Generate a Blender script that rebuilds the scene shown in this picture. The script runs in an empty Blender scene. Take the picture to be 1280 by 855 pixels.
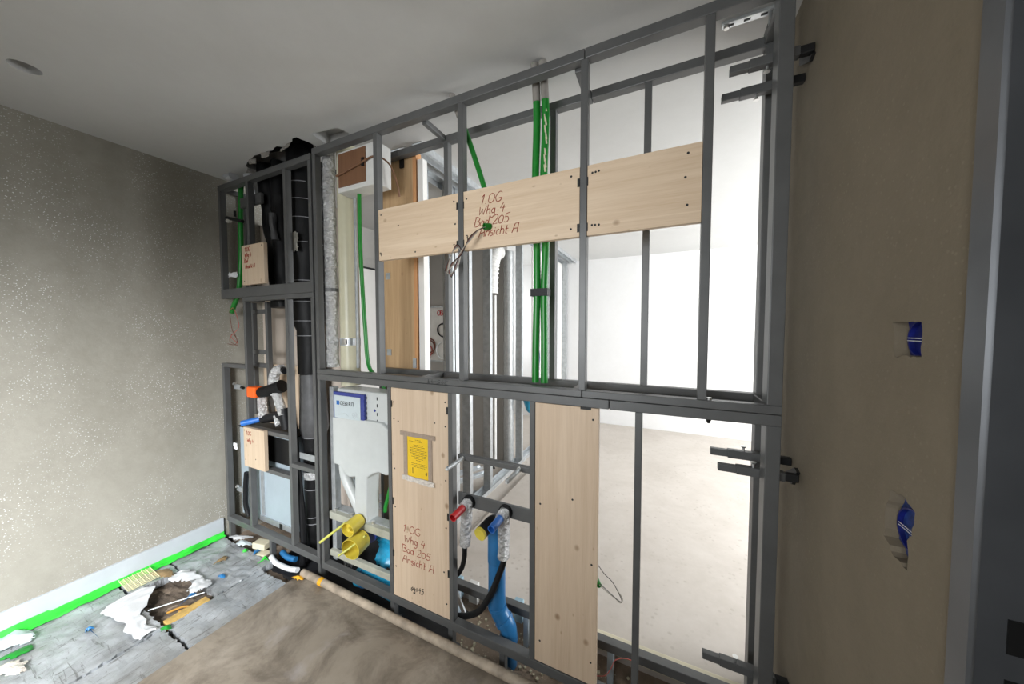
import bpy, bmesh, math, random
from mathutils import Vector, Matrix, noise
from mathutils.geometry import tessellate_polygon
random.seed(7)
SC = bpy.context.scene
COL = SC.collection

# ---------------------------------------------------------------- camera
cam_d = bpy.data.cameras.new('camera')
cam = bpy.data.objects.new('camera', cam_d); COL.objects.link(cam)
cam_d.sensor_width = 36.0; cam_d.sensor_fit = 'HORIZONTAL'
cam_d.lens = 405.9 / 1280 * 36.0
cam_d.clip_start = 0.02
cam.location = (0, -1.28, 1.55)
cam.rotation_euler = (math.radians(90 - 2.36), 0, math.radians(25.18))
SC.camera = cam

# ---------------------------------------------------------------- world, lights, exposure
w = bpy.data.worlds.new('sky'); SC.world = w; w.use_nodes = True
bg = w.node_tree.nodes['Background']; bg.inputs[0].default_value = (0.80, 0.90, 1.0, 1); bg.inputs[1].default_value = 0.8
def area(name, loc, rot, sx, sy, power, col=(1, 1, 1)):
    d = bpy.data.lights.new(name, 'AREA'); d.shape = 'RECTANGLE'; d.size = sx; d.size_y = sy; d.energy = power; d.color = col
    o = bpy.data.objects.new(name, d); COL.objects.link(o); o.location = loc; o.rotation_euler = rot; return o
R = math.radians
# daylight through the big window of the far room (right side), the window behind the camera, plus an added fill on the boards
def aim(o, target, spread=180):
    d = Vector(target) - o.location; o.rotation_euler = d.to_track_quat('-Z', 'Y').to_euler(); o.data.spread = math.radians(spread)
area('daylight_far_window', (3.32, 2.3, 1.55), (0, R(84), 0), 1.9, 2.4, 300, (0.94, 0.975, 1.0))
aim(area('daylight_rear_window', (-0.95, -2.98, 1.85), (0, 0, 0), 1.4, 1.0, 74, (0.95, 0.98, 1.0)), (-3.0, -1.15, -0.1), 80)
aim(area('fill_rear_boards', (-0.95, -2.97, 1.70), (0, 0, 0), 1.4, 1.3, 17, (0.95, 0.98, 1.0)), (-0.75, 0.0, 1.55), 85)  # added fill on the boards, narrowed to miss the left wall
area('daylight_side_window', (-3.24, 3.2, 1.6), (0, R(-90), 0), 1.3, 1.1, 45, (0.95, 0.98, 1.0))
SC.view_settings.view_transform = 'Standard'; SC.view_settings.look = 'None'
SC.view_settings.exposure = 0.0; SC.view_settings.gamma = 1.0; SC.view_settings.use_curve_mapping = False

# ---------------------------------------------------------------- materials
MATS = {}
def new_mat(name):
    m = bpy.data.materials.new(name); m.use_nodes = True; MATS[name] = m
    nt = m.node_tree; return m, nt, nt.nodes['Principled BSDF']
def nd(nt, t, **kw):
    n = nt.nodes.new(t)
    for k, v in kw.items(): setattr(n, k, v)
    return n
def coords(nt, scale=(1, 1, 1), world=False):
    tc = nd(nt, 'ShaderNodeTexCoord'); mp = nd(nt, 'ShaderNodeMapping'); mp.inputs['Scale'].default_value = scale
    if world:
        g = nd(nt, 'ShaderNodeNewGeometry'); nt.links.new(g.outputs['Position'], mp.inputs['Vector'])
    else: nt.links.new(tc.outputs['Object'], mp.inputs['Vector'])
    return mp.outputs[0]
def ramp(nt, fac, stops):
    r = nd(nt, 'ShaderNodeValToRGB'); nt.links.new(fac, r.inputs[0]); e = r.color_ramp.elements
    while len(e) < len(stops): e.new(0.5)
    for i, (p, c) in enumerate(stops): e[i].position = p; e[i].color = (*c, 1) if len(c) == 3 else c
    return r.outputs[0]
def ntex(nt, v, scale, detail=4, rough=0.6, dist=0.0):
    n = nd(nt, 'ShaderNodeTexNoise'); n.inputs['Scale'].default_value = scale; n.inputs['Detail'].default_value = detail
    n.inputs['Roughness'].default_value = rough; n.inputs['Distortion'].default_value = dist; nt.links.new(v, n.inputs['Vector']); return n.outputs['Fac']
def mix(nt, fac, a, b, mode='MIX'):
    m = nd(nt, 'ShaderNodeMix', data_type='RGBA', blend_type=mode)
    if isinstance(fac, float): m.inputs[0].default_value = fac
    else: nt.links.new(fac, m.inputs[0])
    for i, s in ((6, a), (7, b)):
        if isinstance(s, tuple): m.inputs[i].default_value = (*s, 1)
        else: nt.links.new(s, m.inputs[i])
    return m.outputs[2]
def bump(nt, bs, h, strength, dist=0.01):
    b = nd(nt, 'ShaderNodeBump'); b.inputs['Strength'].default_value = strength; b.inputs['Distance'].default_value = dist
    nt.links.new(h, b.inputs['Height']); nt.links.new(b.outputs[0], bs.inputs['Normal'])
def simple(name, c, rough=0.5, metal=0.0, var=0.12, nscale=12.0, bmp=0.0, bscale=60.0, spec=0.5, world=False):
    m, nt, bs = new_mat(name); v = coords(nt, world=world)
    f = ntex(nt, v, nscale)
    lo = tuple(max(0, x * (1 - var)) for x in c); hi = tuple(min(1, x * (1 + var)) for x in c)
    nt.links.new(ramp(nt, f, [(0.3, lo), (0.7, hi)]), bs.inputs['Base Color'])
    bs.inputs['Roughness'].default_value = rough; bs.inputs['Metallic'].default_value = metal; bs.inputs['Specular IOR Level'].default_value = spec
    if bmp: bump(nt, bs, ntex(nt, v, bscale, 3), bmp, 0.005)
    return m
simple('steel_paint', (0.103, 0.104, 0.103), 0.40, 0.15, 0.10, 9, 0.03, 200)
simple('galvanised', (0.62, 0.65, 0.67), 0.32, 0.75, 0.15, 22)
simple('galvanised_dull', (0.42, 0.44, 0.45), 0.45, 0.45, 0.2, 18)
simple('zinc_bolt', (0.7, 0.7, 0.68), 0.3, 0.9, 0.1, 30)
simple('box_metal', (0.40, 0.47, 0.52), 0.45, 0.2, 0.06, 5)
simple('black_rubber', (0.008, 0.008, 0.009), 0.5, 0, 0.3, 20, 0.1, 40, 0.25)
simple('black_wrap', (0.006, 0.006, 0.0065), 0.5, 0, 0.4, 10, 0.6, 18, 0.2)
simple('duct_dark', (0.07, 0.07, 0.072), 0.5, 0.1, 0.3, 14, 0.4, 20)
simple('tie_grey', (0.22, 0.22, 0.23), 0.5)
simple('rail_metal', (0.44, 0.44, 0.37), 0.4, 0.2, 0.15, 14)
simple('rope_ochre', (0.40, 0.20, 0.03), 0.8)
simple('strip_foam', (0.47, 0.50, 0.53), 0.6, 0, 0.05, 8)
simple('black_metal', (0.012, 0.012, 0.012), 0.5, 0.3)
simple('black_layer', (0.018, 0.018, 0.02), 0.5, 0, 0.3, 8, 0.5, 12)
simple('green_conduit', (0.008, 0.20, 0.020), 0.35, 0, 0.12, 30)
simple('green_film', (0.05, 0.62, 0.06), 0.4, 0, 0.25, 14, 0.6, 25)
simple('blue_pipe', (0.022, 0.145, 0.34), 0.28, 0, 0.15, 10)
simple('blue_film', (0.02, 0.30, 0.50), 0.3, 0, 0.3, 14, 0.6, 22)
simple('blue_cap', (0.02, 0.14, 0.50), 0.35)
simple('navy_plastic', (0.03, 0.045, 0.24), 0.4)
simple('socket_blue', (0.008, 0.014, 0.15), 0.4, 0, 0.4, 40)
simple('socket_blue_light', (0.02, 0.05, 0.22), 0.45, 0, 0.5, 60)
simple('red_cap', (0.50, 0.018, 0.022), 0.4)
simple('orange_cap', (0.85, 0.12, 0.01), 0.4)
simple('yellow_cap', (0.62, 0.50, 0.06), 0.35)
simple('yellow_rod', (0.55, 0.55, 0.12), 0.4)
simple('yellow_paper', (0.80, 0.52, 0.01), 0.6, 0, 0.08)
simple('yellow_tape', (0.72, 0.36, 0.02), 0.5)
simple('brown_tape', (0.34, 0.26, 0.20), 0.35, 0, 0.15, 60)
simple('clear_tape', (0.62, 0.56, 0.50), 0.2, 0, 0.25, 60, 0.8, 60)
simple('white_plastic', (0.53, 0.55, 0.54), 0.35, 0, 0.04)
simple('white_foam', (0.64, 0.635, 0.61), 0.6, 0, 0.06, 20, 0.2, 120)
simple('cream_pipe', (0.58, 0.55, 0.40), 0.35, 0, 0.05)
simple('cream_block', (0.62, 0.57, 0.42), 0.6)
simple('paper_white', (0.72, 0.73, 0.74), 0.5)
simple('label_grey', (0.50, 0.56, 0.58), 0.5, 0, 0.05)
simple('logo_blue', (0.01, 0.12, 0.42), 0.5)
simple('ink_black', (0.015, 0.015, 0.015), 0.7)
simple('ink_red', (0.30, 0.035, 0.015), 0.7)
simple('ink_soft', (0.20, 0.12, 0.02), 0.7)
simple('plasterboard', (0.70, 0.68, 0.65), 0.7, 0, 0.05, 3)
simple('panel_beige', (0.56, 0.48, 0.41), 0.7, 0, 0.08, 4)
simple('wire_grey', (0.16, 0.15, 0.14), 0.4)
simple('wire_red', (0.45, 0.10, 0.08), 0.4)
simple('wire_brown', (0.16, 0.05, 0.03), 0.4)
simple('wire_pale', (0.40, 0.36, 0.30), 0.4)
simple('mesh_cream', (0.66, 0.60, 0.36), 0.6)
simple('cardboard', (0.22, 0.15, 0.07), 0.7, 0, 0.25, 40)
simple('rag_white', (0.58, 0.59, 0.60), 0.7, 0, 0.08, 9, 0.5, 25)
simple('dust_brown', (0.10, 0.075, 0.055), 0.9, 0, 0.4, 14, 1.0, 60)
simple('duct_grey', (0.42, 0.43, 0.43), 0.4, 0.4, 0.15, 30)
simple('duct_white', (0.72, 0.71, 0.68), 0.6, 0, 0.08)
simple('dusty_pipe', (0.36, 0.295, 0.225), 0.6, 0, 0.35, 14)
simple('mud_insul', (0.46, 0.30, 0.09), 0.8, 0, 0.3, 30)
simple('door_steel', (0.125, 0.13, 0.138), 0.38, 0.5, 0.3, 2.2, 0.03, 60)
simple('glass_wool_edge', (0.30, 0.44, 0.52), 0.8, 0, 0.2, 30)

def foil(name, c=(0.75, 0.75, 0.74), rough=0.22, scale=30, strength=1.0, metal=0.55):
    m, nt, bs = new_mat(name); v = coords(nt)
    vo = nd(nt, 'ShaderNodeTexVoronoi'); vo.inputs['Scale'].default_value = scale; nt.links.new(v, vo.inputs['Vector'])
    n = ntex(nt, v, scale * 1.3, 5, 0.7, 1.0)
    ma = nd(nt, 'ShaderNodeMath', operation='ADD'); nt.links.new(vo.outputs['Distance'], ma.inputs[0]); nt.links.new(n, ma.inputs[1])
    bump(nt, bs, ma.outputs[0], strength, 0.02)
    bs.inputs['Base Color'].default_value = (*c, 1); bs.inputs['Metallic'].default_value = metal; bs.inputs['Roughness'].default_value = rough
foil('foil', (0.86, 0.86, 0.86), 0.2, 45)
foil('foil_rag', (0.5, 0.48, 0.42), 0.3, 22)

def wood(name, axis, base=(0.74, 0.585, 0.425), dark=(0.60, 0.435, 0.285), knots=1.0):
    # axis = direction of the grain ('x' or 'z')
    m, nt, bs = new_mat(name)
    tc = nd(nt, 'ShaderNodeTexCoord'); oi = nd(nt, 'ShaderNodeObjectInfo')
    ad = nd(nt, 'ShaderNodeVectorMath', operation='ADD'); nt.links.new(tc.outputs['Object'], ad.inputs[0])
    cmb = nd(nt, 'ShaderNodeCombineXYZ'); mu = nd(nt, 'ShaderNodeMath', operation='MULTIPLY'); mu.inputs[1].default_value = 13.0
    nt.links.new(oi.outputs['Random'], mu.inputs[0])
    for i in range(3): nt.links.new(mu.outputs[0], cmb.inputs[i])
    nt.links.new(cmb.outputs[0], ad.inputs[1])
    def mapped(s):
        mp = nd(nt, 'ShaderNodeMapping'); mp.inputs['Scale'].default_value = s; nt.links.new(ad.outputs[0], mp.inputs['Vector']); return mp.outputs[0]
    st = (0.5, 14, 14) if axis == 'x' else (14, 14, 0.5)
    g1 = ntex(nt, mapped(tuple(a * 1.0 for a in st)), 3.0, 5, 0.55, 0.6)
    g2 = ntex(nt, mapped(tuple(a * 5 for a in st)), 4.0, 2)
    c1 = ramp(nt, g1, [(0.30, base), (0.68, dark)])
    c2 = mix(nt, 0.25, c1, ramp(nt, g2, [(0.3, dark), (0.6, base)]))
    vo = nd(nt, 'ShaderNodeTexVoronoi'); vo.inputs['Scale'].default_value = 7.0
    nt.links.new(mapped((0.8, 0, 1.0) if axis == 'x' else (1.0, 0, 0.8)), vo.inputs['Vector'])
    kf = ramp(nt, vo.outputs['Distance'], [(0.05, (1, 1, 1)), (0.11, (0, 0, 0))])
    mk = nd(nt, 'ShaderNodeMath', operation='MULTIPLY'); mk.inputs[1].default_value = 0.75 * knots; nt.links.new(kf, mk.inputs[0])
    c3 = mix(nt, mk.outputs[0], c2, (0.24, 0.13, 0.06))
    vo2 = nd(nt, 'ShaderNodeTexVoronoi'); vo2.inputs['Scale'].default_value = 19.0
    nt.links.new(mapped((0.55, 0, 1.0) if axis == 'x' else (1.0, 0, 0.55)), vo2.inputs['Vector'])
    k2 = ramp(nt, vo2.outputs['Distance'], [(0.04, (1, 1, 1)), (0.10, (0, 0, 0))])
    m2 = nd(nt, 'ShaderNodeMath', operation='MULTIPLY'); m2.inputs[1].default_value = 0.45 * knots; nt.links.new(k2, m2.inputs[0])
    c3 = mix(nt, m2.outputs[0], c3, (0.30, 0.17, 0.08))
    nt.links.new(c3, bs.inputs['Base Color']); bs.inputs['Roughness'].default_value = 0.62
    bump(nt, bs, g2, 0.08, 0.002)
wood('wood_x', 'x'); wood('wood_z', 'z', (0.67, 0.525, 0.385), (0.55, 0.405, 0.28))
wood('wood_dark', 'z', (0.56, 0.38, 0.21), (0.42, 0.26, 0.13))
wood('wood_small', 'z', (0.62, 0.49, 0.36), (0.52, 0.39, 0.27), 0.5)
wood('ply_edge', 'z', (0.62, 0.33, 0.14), (0.48, 0.22, 0.09), 0.0)
wood('veneer', 'z', (0.20, 0.095, 0.045), (0.15, 0.068, 0.032), 0.0)

def plaster(name, base, dark, speck=None, bs_=0.25, wscale=1.6, streak=False, rough=0.75, speck_size=55.0, spec=0.3):
    m, nt, bs = new_mat(name)
    v = coords(nt, (1, 1, 0.45) if streak else (1, 1, 1), world=True); vw = coords(nt, world=True)
    c = ramp(nt, ntex(nt, v, wscale, 5, 0.6, 0.6), [(0.32, dark), (0.68, base)])
    c = mix(nt, 0.35, c, ramp(nt, ntex(nt, vw, 14, 5, 0.7), [(0.3, dark), (0.7, base)]))
    h = ntex(nt, vw, 45, 6, 0.7)
    if speck:
        vo = nd(nt, 'ShaderNodeTexVoronoi'); vo.inputs['Scale'].default_value = speck_size; vo.inputs['Randomness'].default_value = 1.0
        nt.links.new(vw, vo.inputs['Vector'])
        f = ramp(nt, vo.outputs['Distance'], [(0.12, (1, 1, 1)), (0.26, (0, 0, 0))])
        area_f = ramp(nt, ntex(nt, vw, 3.0, 3), [(0.40, (0, 0, 0)), (0.66, (1, 1, 1))])
        mm = nd(nt, 'ShaderNodeMath', operation='MULTIPLY'); nt.links.new(f, mm.inputs[0]); nt.links.new(area_f, mm.inputs[1])
        c = mix(nt, mm.outputs[0], c, speck)
    nt.links.new(c, bs.inputs['Base Color']); bs.inputs['Roughness'].default_value = rough; bs.inputs['Specular IOR Level'].default_value = spec
    bump(nt, bs, h, bs_, 0.004)
plaster('plaster_left', (0.385, 0.365, 0.315), (0.26, 0.243, 0.202), (0.80, 0.81, 0.81), 0.45, 1.3, True, 0.55, 95)  # white specks put the wall's sparkling highlights into the colour
plaster('plaster_right', (0.235, 0.196, 0.142), (0.175, 0.145, 0.102), (0.24, 0.205, 0.15), 0.45, 2.0, True, 0.85, 70)
plaster('ceiling_paint', (0.58, 0.577, 0.565), (0.525, 0.52, 0.505), None, 0.08, 0.9)
plaster('white_paint', (0.74, 0.735, 0.73), (0.68, 0.67, 0.66), None, 0.05, 1.2)
plaster('grey_board', (0.40, 0.385, 0.36), (0.34, 0.325, 0.30), None, 0.1, 1.5)
plaster('screed_far', (0.53, 0.485, 0.44), (0.43, 0.385, 0.34), (0.38, 0.335, 0.29), 0.1, 2.2, False, 0.7, 22)
plaster('rubble_floor', (0.36, 0.28, 0.21), (0.16, 0.12, 0.09), (0.52, 0.44, 0.34), 1.0, 7.0, False, 0.9, 90)
plaster('concrete_raw', (0.33, 0.31, 0.28), (0.22, 0.20, 0.18), None, 0.9, 9.0, False, 0.9)

def screed():
    m, nt, bs = new_mat('screed'); v = coords(nt, world=True)
    a = ntex(nt, v, 2.6, 6, 0.62, 0.3); b = ntex(nt, v, 3.8, 8, 0.70, 0.5)
    c = ramp(nt, a, [(0.32, (0.105, 0.083, 0.062)), (0.5, (0.225, 0.185, 0.142)), (0.68, (0.36, 0.31, 0.255))])
    dk = ramp(nt, b, [(0.36, (0.09, 0.072, 0.055)), (0.56, (0.33, 0.285, 0.23))])
    c = mix(nt, 0.62, c, dk)
    pale = ramp(nt, ntex(nt, v, 3.3, 4, 0.6, 0.3), [(0.60, (0, 0, 0)), (0.72, (1, 1, 1))])
    mm = nd(nt, 'ShaderNodeMath', operation='MULTIPLY'); mm.inputs[1].default_value = 0.55; nt.links.new(pale, mm.inputs[0])
    c = mix(nt, mm.outputs[0], c, (0.42, 0.39, 0.40))
    nt.links.new(c, bs.inputs['Base Color'])
    nt.links.new(ramp(nt, a, [(0.3, (0.38,) * 3), (0.7, (0.6,) * 3)]), bs.inputs['Roughness'])
    bump(nt, bs, b, 0.2, 0.006)
screed()
def foil_board():
    m, nt, bs = new_mat('foil_board'); v = coords(nt, world=True)
    vs = coords(nt, (7.0, 0.9, 1.0), world=True); vx = coords(nt, (0.8, 6.0, 1.0), world=True)
    n1 = ntex(nt, v, 5, 6, 0.7, 0.8); n2 = ntex(nt, vs, 11, 6, 0.75, 0.6); n3 = ntex(nt, vx, 9, 5, 0.7, 0.8)
    c = ramp(nt, n1, [(0.3, (0.30, 0.31, 0.32)), (0.62, (0.56, 0.59, 0.62))])
    for nn, th, st in ((n2, 0.38, 0.75), (n3, 0.35, 0.6)):
        lines = ramp(nt, nn, [(th, (1, 1, 1)), (th + 0.05, (0, 0, 0))])
        m1 = nd(nt, 'ShaderNodeMath', operation='MULTIPLY'); m1.inputs[1].default_value = st; nt.links.new(lines, m1.inputs[0])
        c = mix(nt, m1.outputs[0], c, (0.13, 0.125, 0.12))
    dirt = ramp(nt, ntex(nt, coords(nt, (1, 1, 1), world=True), 2.2, 4), [(0.45, (0, 0, 0)), (0.7, (1, 1, 1))])
    m1 = nd(nt, 'ShaderNodeMath', operation='MULTIPLY'); m1.inputs[1].default_value = 0.5; nt.links.new(dirt, m1.inputs[0])
    c = mix(nt, m1.outputs[0], c, (0.27, 0.25, 0.225))
    nt.links.new(c, bs.inputs['Base Color']); bs.inputs['Metallic'].default_value = 0.45; bs.inputs['Roughness'].default_value = 0.36
    bump(nt, bs, n2, 0.5, 0.006)
foil_board()

# ---------------------------------------------------------------- mesh helpers
WLOC = {}
def tag(o, label=None, cat=None, group=None, kind=None):
    if label: o['label'] = label
    if cat: o['category'] = cat
    if group: o['group'] = group
    if kind: o['kind'] = kind
    return o
def thing(name, loc, label, cat, group=None):
    o = bpy.data.objects.new(name, None); COL.objects.link(o); o.location = loc; o.empty_display_size = 0.05
    WLOC[o.name] = Vector(loc); return tag(o, label, cat, group)
class B:
    def __init__(s): s.v = []; s.f = []
    def add(s, vs, fs):
        k = len(s.v); s.v += [Vector(p) for p in vs]; s.f += [tuple(i + k for i in f) for f in fs]; return s
    def box(s, x0, x1, y0, y1, z0, z1, rot=None, piv=None):
        vs = [Vector((x, y, z)) for x in (x0, x1) for y in (y0, y1) for z in (z0, z1)]
        if rot is not None:
            p = Vector(piv) if piv else Vector(((x0 + x1) / 2, (y0 + y1) / 2, (z0 + z1) / 2)); vs = [rot @ (q - p) + p for q in vs]
        return s.add(vs, [(0, 1, 3, 2), (4, 6, 7, 5), (0, 4, 5, 1), (2, 3, 7, 6), (0, 2, 6, 4), (1, 5, 7, 3)])
    def tube(s, pts, r, seg=10, cap=True, rfun=None):
        pts = [Vector(p) for p in pts]; n = len(pts); k0 = len(s.v); up = None
        for i, p in enumerate(pts):
            t = (pts[min(i + 1, n - 1)] - pts[max(i - 1, 0)]).normalized()
            if up is None:
                a = Vector((0, 0, 1)) if abs(t.z) < 0.9 else Vector((1, 0, 0)); up = (a - t * a.dot(t)).normalized()
            else: up = (up - t * up.dot(t)).normalized()
            sd = t.cross(up)
            rr = r[i] if isinstance(r, (list, tuple)) else r
            for j in range(seg):
                a = 2 * math.pi * j / seg; q = rr * (rfun(p, a) if rfun else 1.0)
                s.v.append(p + (up * math.cos(a) + sd * math.sin(a)) * q)
        for i in range(n - 1):
            for j in range(seg):
                a = k0 + i * seg + j; b = k0 + i * seg + (j + 1) % seg
                s.f.append((a, b, b + seg, a + seg))
        if cap:
            s.f.append(tuple(k0 + j for j in range(seg))[::-1]); s.f.append(tuple(k0 + (n - 1) * seg + j for j in range(seg)))
        return s
    def cup(s, p0, p1, r0, r1, wall=0.003, seg=24, depth=None):
        # hollow open cap: open at p0, closed at p1
        p0 = Vector(p0); p1 = Vector(p1); t = (p1 - p0).normalized(); d = depth or (p1 - p0).length * 0.9
        q = p0 + t * d
        prof = [(p1, 0.0005), (p1, r1), (p0, r0), (p0, r0 - wall), (q, r1 - wall), (q, 0.0005)]
        a = Vector((0, 0, 1)); up = (a - t * a.dot(t)).normalized(); sd = t.cross(up); k0 = len(s.v)
        for c, r in prof:
            for j in range(seg): an = 2 * math.pi * j / seg; s.v.append(c + (up * math.cos(an) + sd * math.sin(an)) * r)
        for i in range(len(prof) - 1):
            for j in range(seg):
                A = k0 + i * seg + j; Bq = k0 + i * seg + (j + 1) % seg; s.f.append((A, Bq, Bq + seg, A + seg))
        return s
    def prism(s, poly, axis, a0, a1):
        # poly in the two other axes (x,z for 'y'; y,z for 'x'; x,y for 'z')
        def P(p, a): return {'y': (p[0], a, p[1]), 'x': (a, p[0], p[1]), 'z': (p[0], p[1], a)}[axis]
        n = len(poly); vs = [P(p, a0) for p in poly] + [P(p, a1) for p in poly]
        fs = [tuple(range(n))[::-1], tuple(range(n, 2 * n))] + [(i, (i + 1) % n, n + (i + 1) % n, n + i) for i in range(n)]
        return s.add(vs, fs)
    def holed(s, outer, holes, axis, a0, depths):
        # sheet at a0 with holes; each hole gets side walls and a floor at a0+depth (floor left out if None)
        def P(p, a): return {'y': (p[0], a, p[1]), 'x': (a, p[0], p[1]), 'z': (p[0], p[1], a)}[axis]
        loops = [[Vector((p[0], p[1], 0)) for p in outer]] + [[Vector((p[0], p[1], 0)) for p in h] for h in holes]
        flat = [p for l in loops for p in l]; tris = tessellate_polygon(loops)
        s.add([P(p, a0) for p in flat], tris)
        for h, (d, floor) in zip(holes, depths):
            n = len(h); vs = [P(p, a0) for p in h] + [P(p, a0 + d) for p in h]
            fs = [(i, (i + 1) % n, n + (i + 1) % n, n + i) for i in range(n)]
            if floor: fs.append(tuple(range(n, 2 * n)))
            s.add(vs, fs)
        return s
    def sheet(s, x0, x1, y0, y1, z, nx, ny, amp, seed=0, thick=0.0, jit=0.0, freq=6.0, warp=None):
        k0 = len(s.v)
        for i in range(nx + 1):
            for j in range(ny + 1):
                x = x0 + (x1 - x0) * i / nx; y = y0 + (y1 - y0) * j / ny
                edge = i in (0, nx) or j in (0, ny)
                n = noise.noise(Vector((x * freq + seed, y * freq * 1.7, seed * 1.3))) + 0.5 * noise.noise(Vector((x * freq * 3 + seed, y * freq * 4, seed)))
                p = Vector((x + (random.uniform(-jit, jit) if edge else 0), y + (random.uniform(-jit, jit) if edge else 0), z + amp * n))
                s.v.append(warp(p) if warp else p)
        for i in range(nx):
            for j in range(ny):
                a = k0 + i * (ny + 1) + j; s.f.append((a, a + ny + 1, a + ny + 2, a + 1))
        if thick:
            per = [(i, 0) for i in range(nx)] + [(nx, j) for j in range(ny)] + [(i, ny) for i in range(nx, 0, -1)] + [(0, j) for j in range(ny, 0, -1)]
            ids = [k0 + i * (ny + 1) + j for i, j in per]; k1 = len(s.v)
            s.v += [s.v[q] - Vector((0, 0, thick)) for q in ids]; n = len(ids)
            for q in range(n): s.f.append((ids[q], k1 + q, k1 + (q + 1) % n, ids[(q + 1) % n]))
            s.f.append(tuple(k1 + q for q in range(n)))
        return s
    def build(s, name, mat, parent=None, smooth=False, bevel=0.0, fix=True):
        c = Vector([(min(p[i] for p in s.v) + max(p[i] for p in s.v)) / 2 for i in range(3)])
        me = bpy.data.meshes.new(name); me.from_pydata([p - c for p in s.v], [], s.f)
        if fix:
            bm = bmesh.new(); bm.from_mesh(me); bmesh.ops.recalc_face_normals(bm, faces=bm.faces); bm.to_mesh(me); bm.free()
        me.materials.append(MATS[mat]); me.update()
        if smooth:
            for p in me.polygons: p.use_smooth = True
            me.set_sharp_from_angle(angle=math.radians(42))
        o = bpy.data.objects.new(name, me); COL.objects.link(o); WLOC[o.name] = c
        if parent: o.parent = parent; o.location = c - WLOC[parent.name]
        else: o.location = c
        if bevel:
            md = o.modifiers.new('bevel', 'BEVEL'); md.width = bevel; md.segments = 2; md.limit_method = 'ANGLE'
        return o
def box(name, mat, parent, *a, bevel=0.0): return B().box(*a).build(name, mat, parent, bevel=bevel)
def tube(name, mat, parent, pts, r, seg=12, **k): return B().tube(pts, r, seg, **k).build(name, mat, parent, smooth=True)
def spline(ctrl, n=10):
    P = [Vector(p) for p in ctrl]; P = [P[0] * 2 - P[1]] + P + [P[-1] * 2 - P[-2]]; out = []
    for i in range(1, len(P) - 2):
        a, b, c, d = P[i - 1:i + 3]
        for k in range(n):
            t = k / n; out.append(0.5 * ((2 * b) + (c - a) * t + (2 * a - 5 * b + 4 * c - d) * t * t + (3 * b - a - 3 * c + d) * t ** 3))
    out.append(P[-2]); return out
def crumple(amp, f, seed=0.0):
    return lambda p, a: 1 + amp * noise.noise(Vector((p.x * f + math.cos(a) * 2 + seed, p.y * f + math.sin(a) * 2, p.z * f)))
def ragged(pts, amp, sub=4):
    out = []
    for i, p in enumerate(pts):
        q = pts[(i + 1) % len(pts)]
        for k in range(sub):
            t = k / sub; j = amp if k else 0
            out.append((p[0] + (q[0] - p[0]) * t + random.uniform(-j, j), p[1] + (q[1] - p[1]) * t + random.uniform(-j, j)))
    return out
def circle(cx, cy, r, n=32): return [(cx + r * math.cos(2 * math.pi * i / n), cy + r * math.sin(2 * math.pi * i / n)) for i in range(n)]

# ================================================================ SETTING
ZC = 2.678
RAW = -0.09
hole_dark = ragged([(-2.66, 0.02), (-2.44, -0.035), (-2.36, -0.02), (-2.22, -0.035), (-2.17, -0.015), (-2.05, -0.03), (-1.985, -0.045), (-1.97, 0.03), (-1.97, 0.17), (-2.5, 0.19), (-2.70, 0.14)], 0.010, 3)
hole_pipe = ragged([(-1.87, -0.03), (-1.69, -0.005), (-1.67, 0.06), (-1.70, 0.12), (-1.90, 0.11)], 0.006, 3)
spot = circle(-2.523, -0.863, 0.045)
b = B().holed([(-3.05, -3.0), (0.42, -3.0), (0.42, 0.45), (3.3, 0.45), (3.3, 4.13), (-4.2, 4.13), (-4.2, 0.45), (-3.05, 0.45)], [hole_dark, hole_pipe, spot], 'z', ZC, [(0.16, True), (0.07, True), (0.10, True)])
ceil = tag(b.build('ceiling', 'ceiling_paint', fix=False), kind='structure')
B().cup((-2.523, -0.863, ZC + .0005), (-2.523, -0.863, ZC + .10), 0.0446, 0.0446, 0.001, 32, 0.095).build('spot_recess_shade', 'ink_black', ceil)  # black lining puts the hole's shade into the colour
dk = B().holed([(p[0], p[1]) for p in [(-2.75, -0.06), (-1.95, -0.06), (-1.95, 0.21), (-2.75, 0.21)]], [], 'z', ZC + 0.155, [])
dk.build('shaft_top', 'black_layer', ceil)
# broken plaster edges hanging around the ceiling hole
for i, (x, y, sx, sz, rz) in enumerate([(-2.33, -0.03, .07, .035, .2), (-2.12, -0.03, .08, .045, -.1), (-2.50, -0.02, .05, .03, .4), (-2.66, 0.06, .06, .05, .9), (-1.99, 0.08, .03, .06, 1.5)]):
    q = B().sheet(x - sx / 2, x + sx / 2, -0.02, 0.02, 0, 5, 3, 0.010, i * 3.1, 0.005, 0.006, 20)
    rot = Matrix.Rotation(rz, 3, 'Z') @ Matrix.Rotation(1.2, 3, 'X'); cc = Vector((x, 0, 0))
    q.v = [rot @ (p - cc) + Vector((x, y, ZC - 0.012)) for p in q.v]
    q.build('plaster_flake', 'concrete_raw', ceil)
tag(B().box(-3.25, -3.05, -3.2, 0.47, -0.3, ZC + 0.2).build('wall_left', 'plaster_left'), kind='structure')
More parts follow.
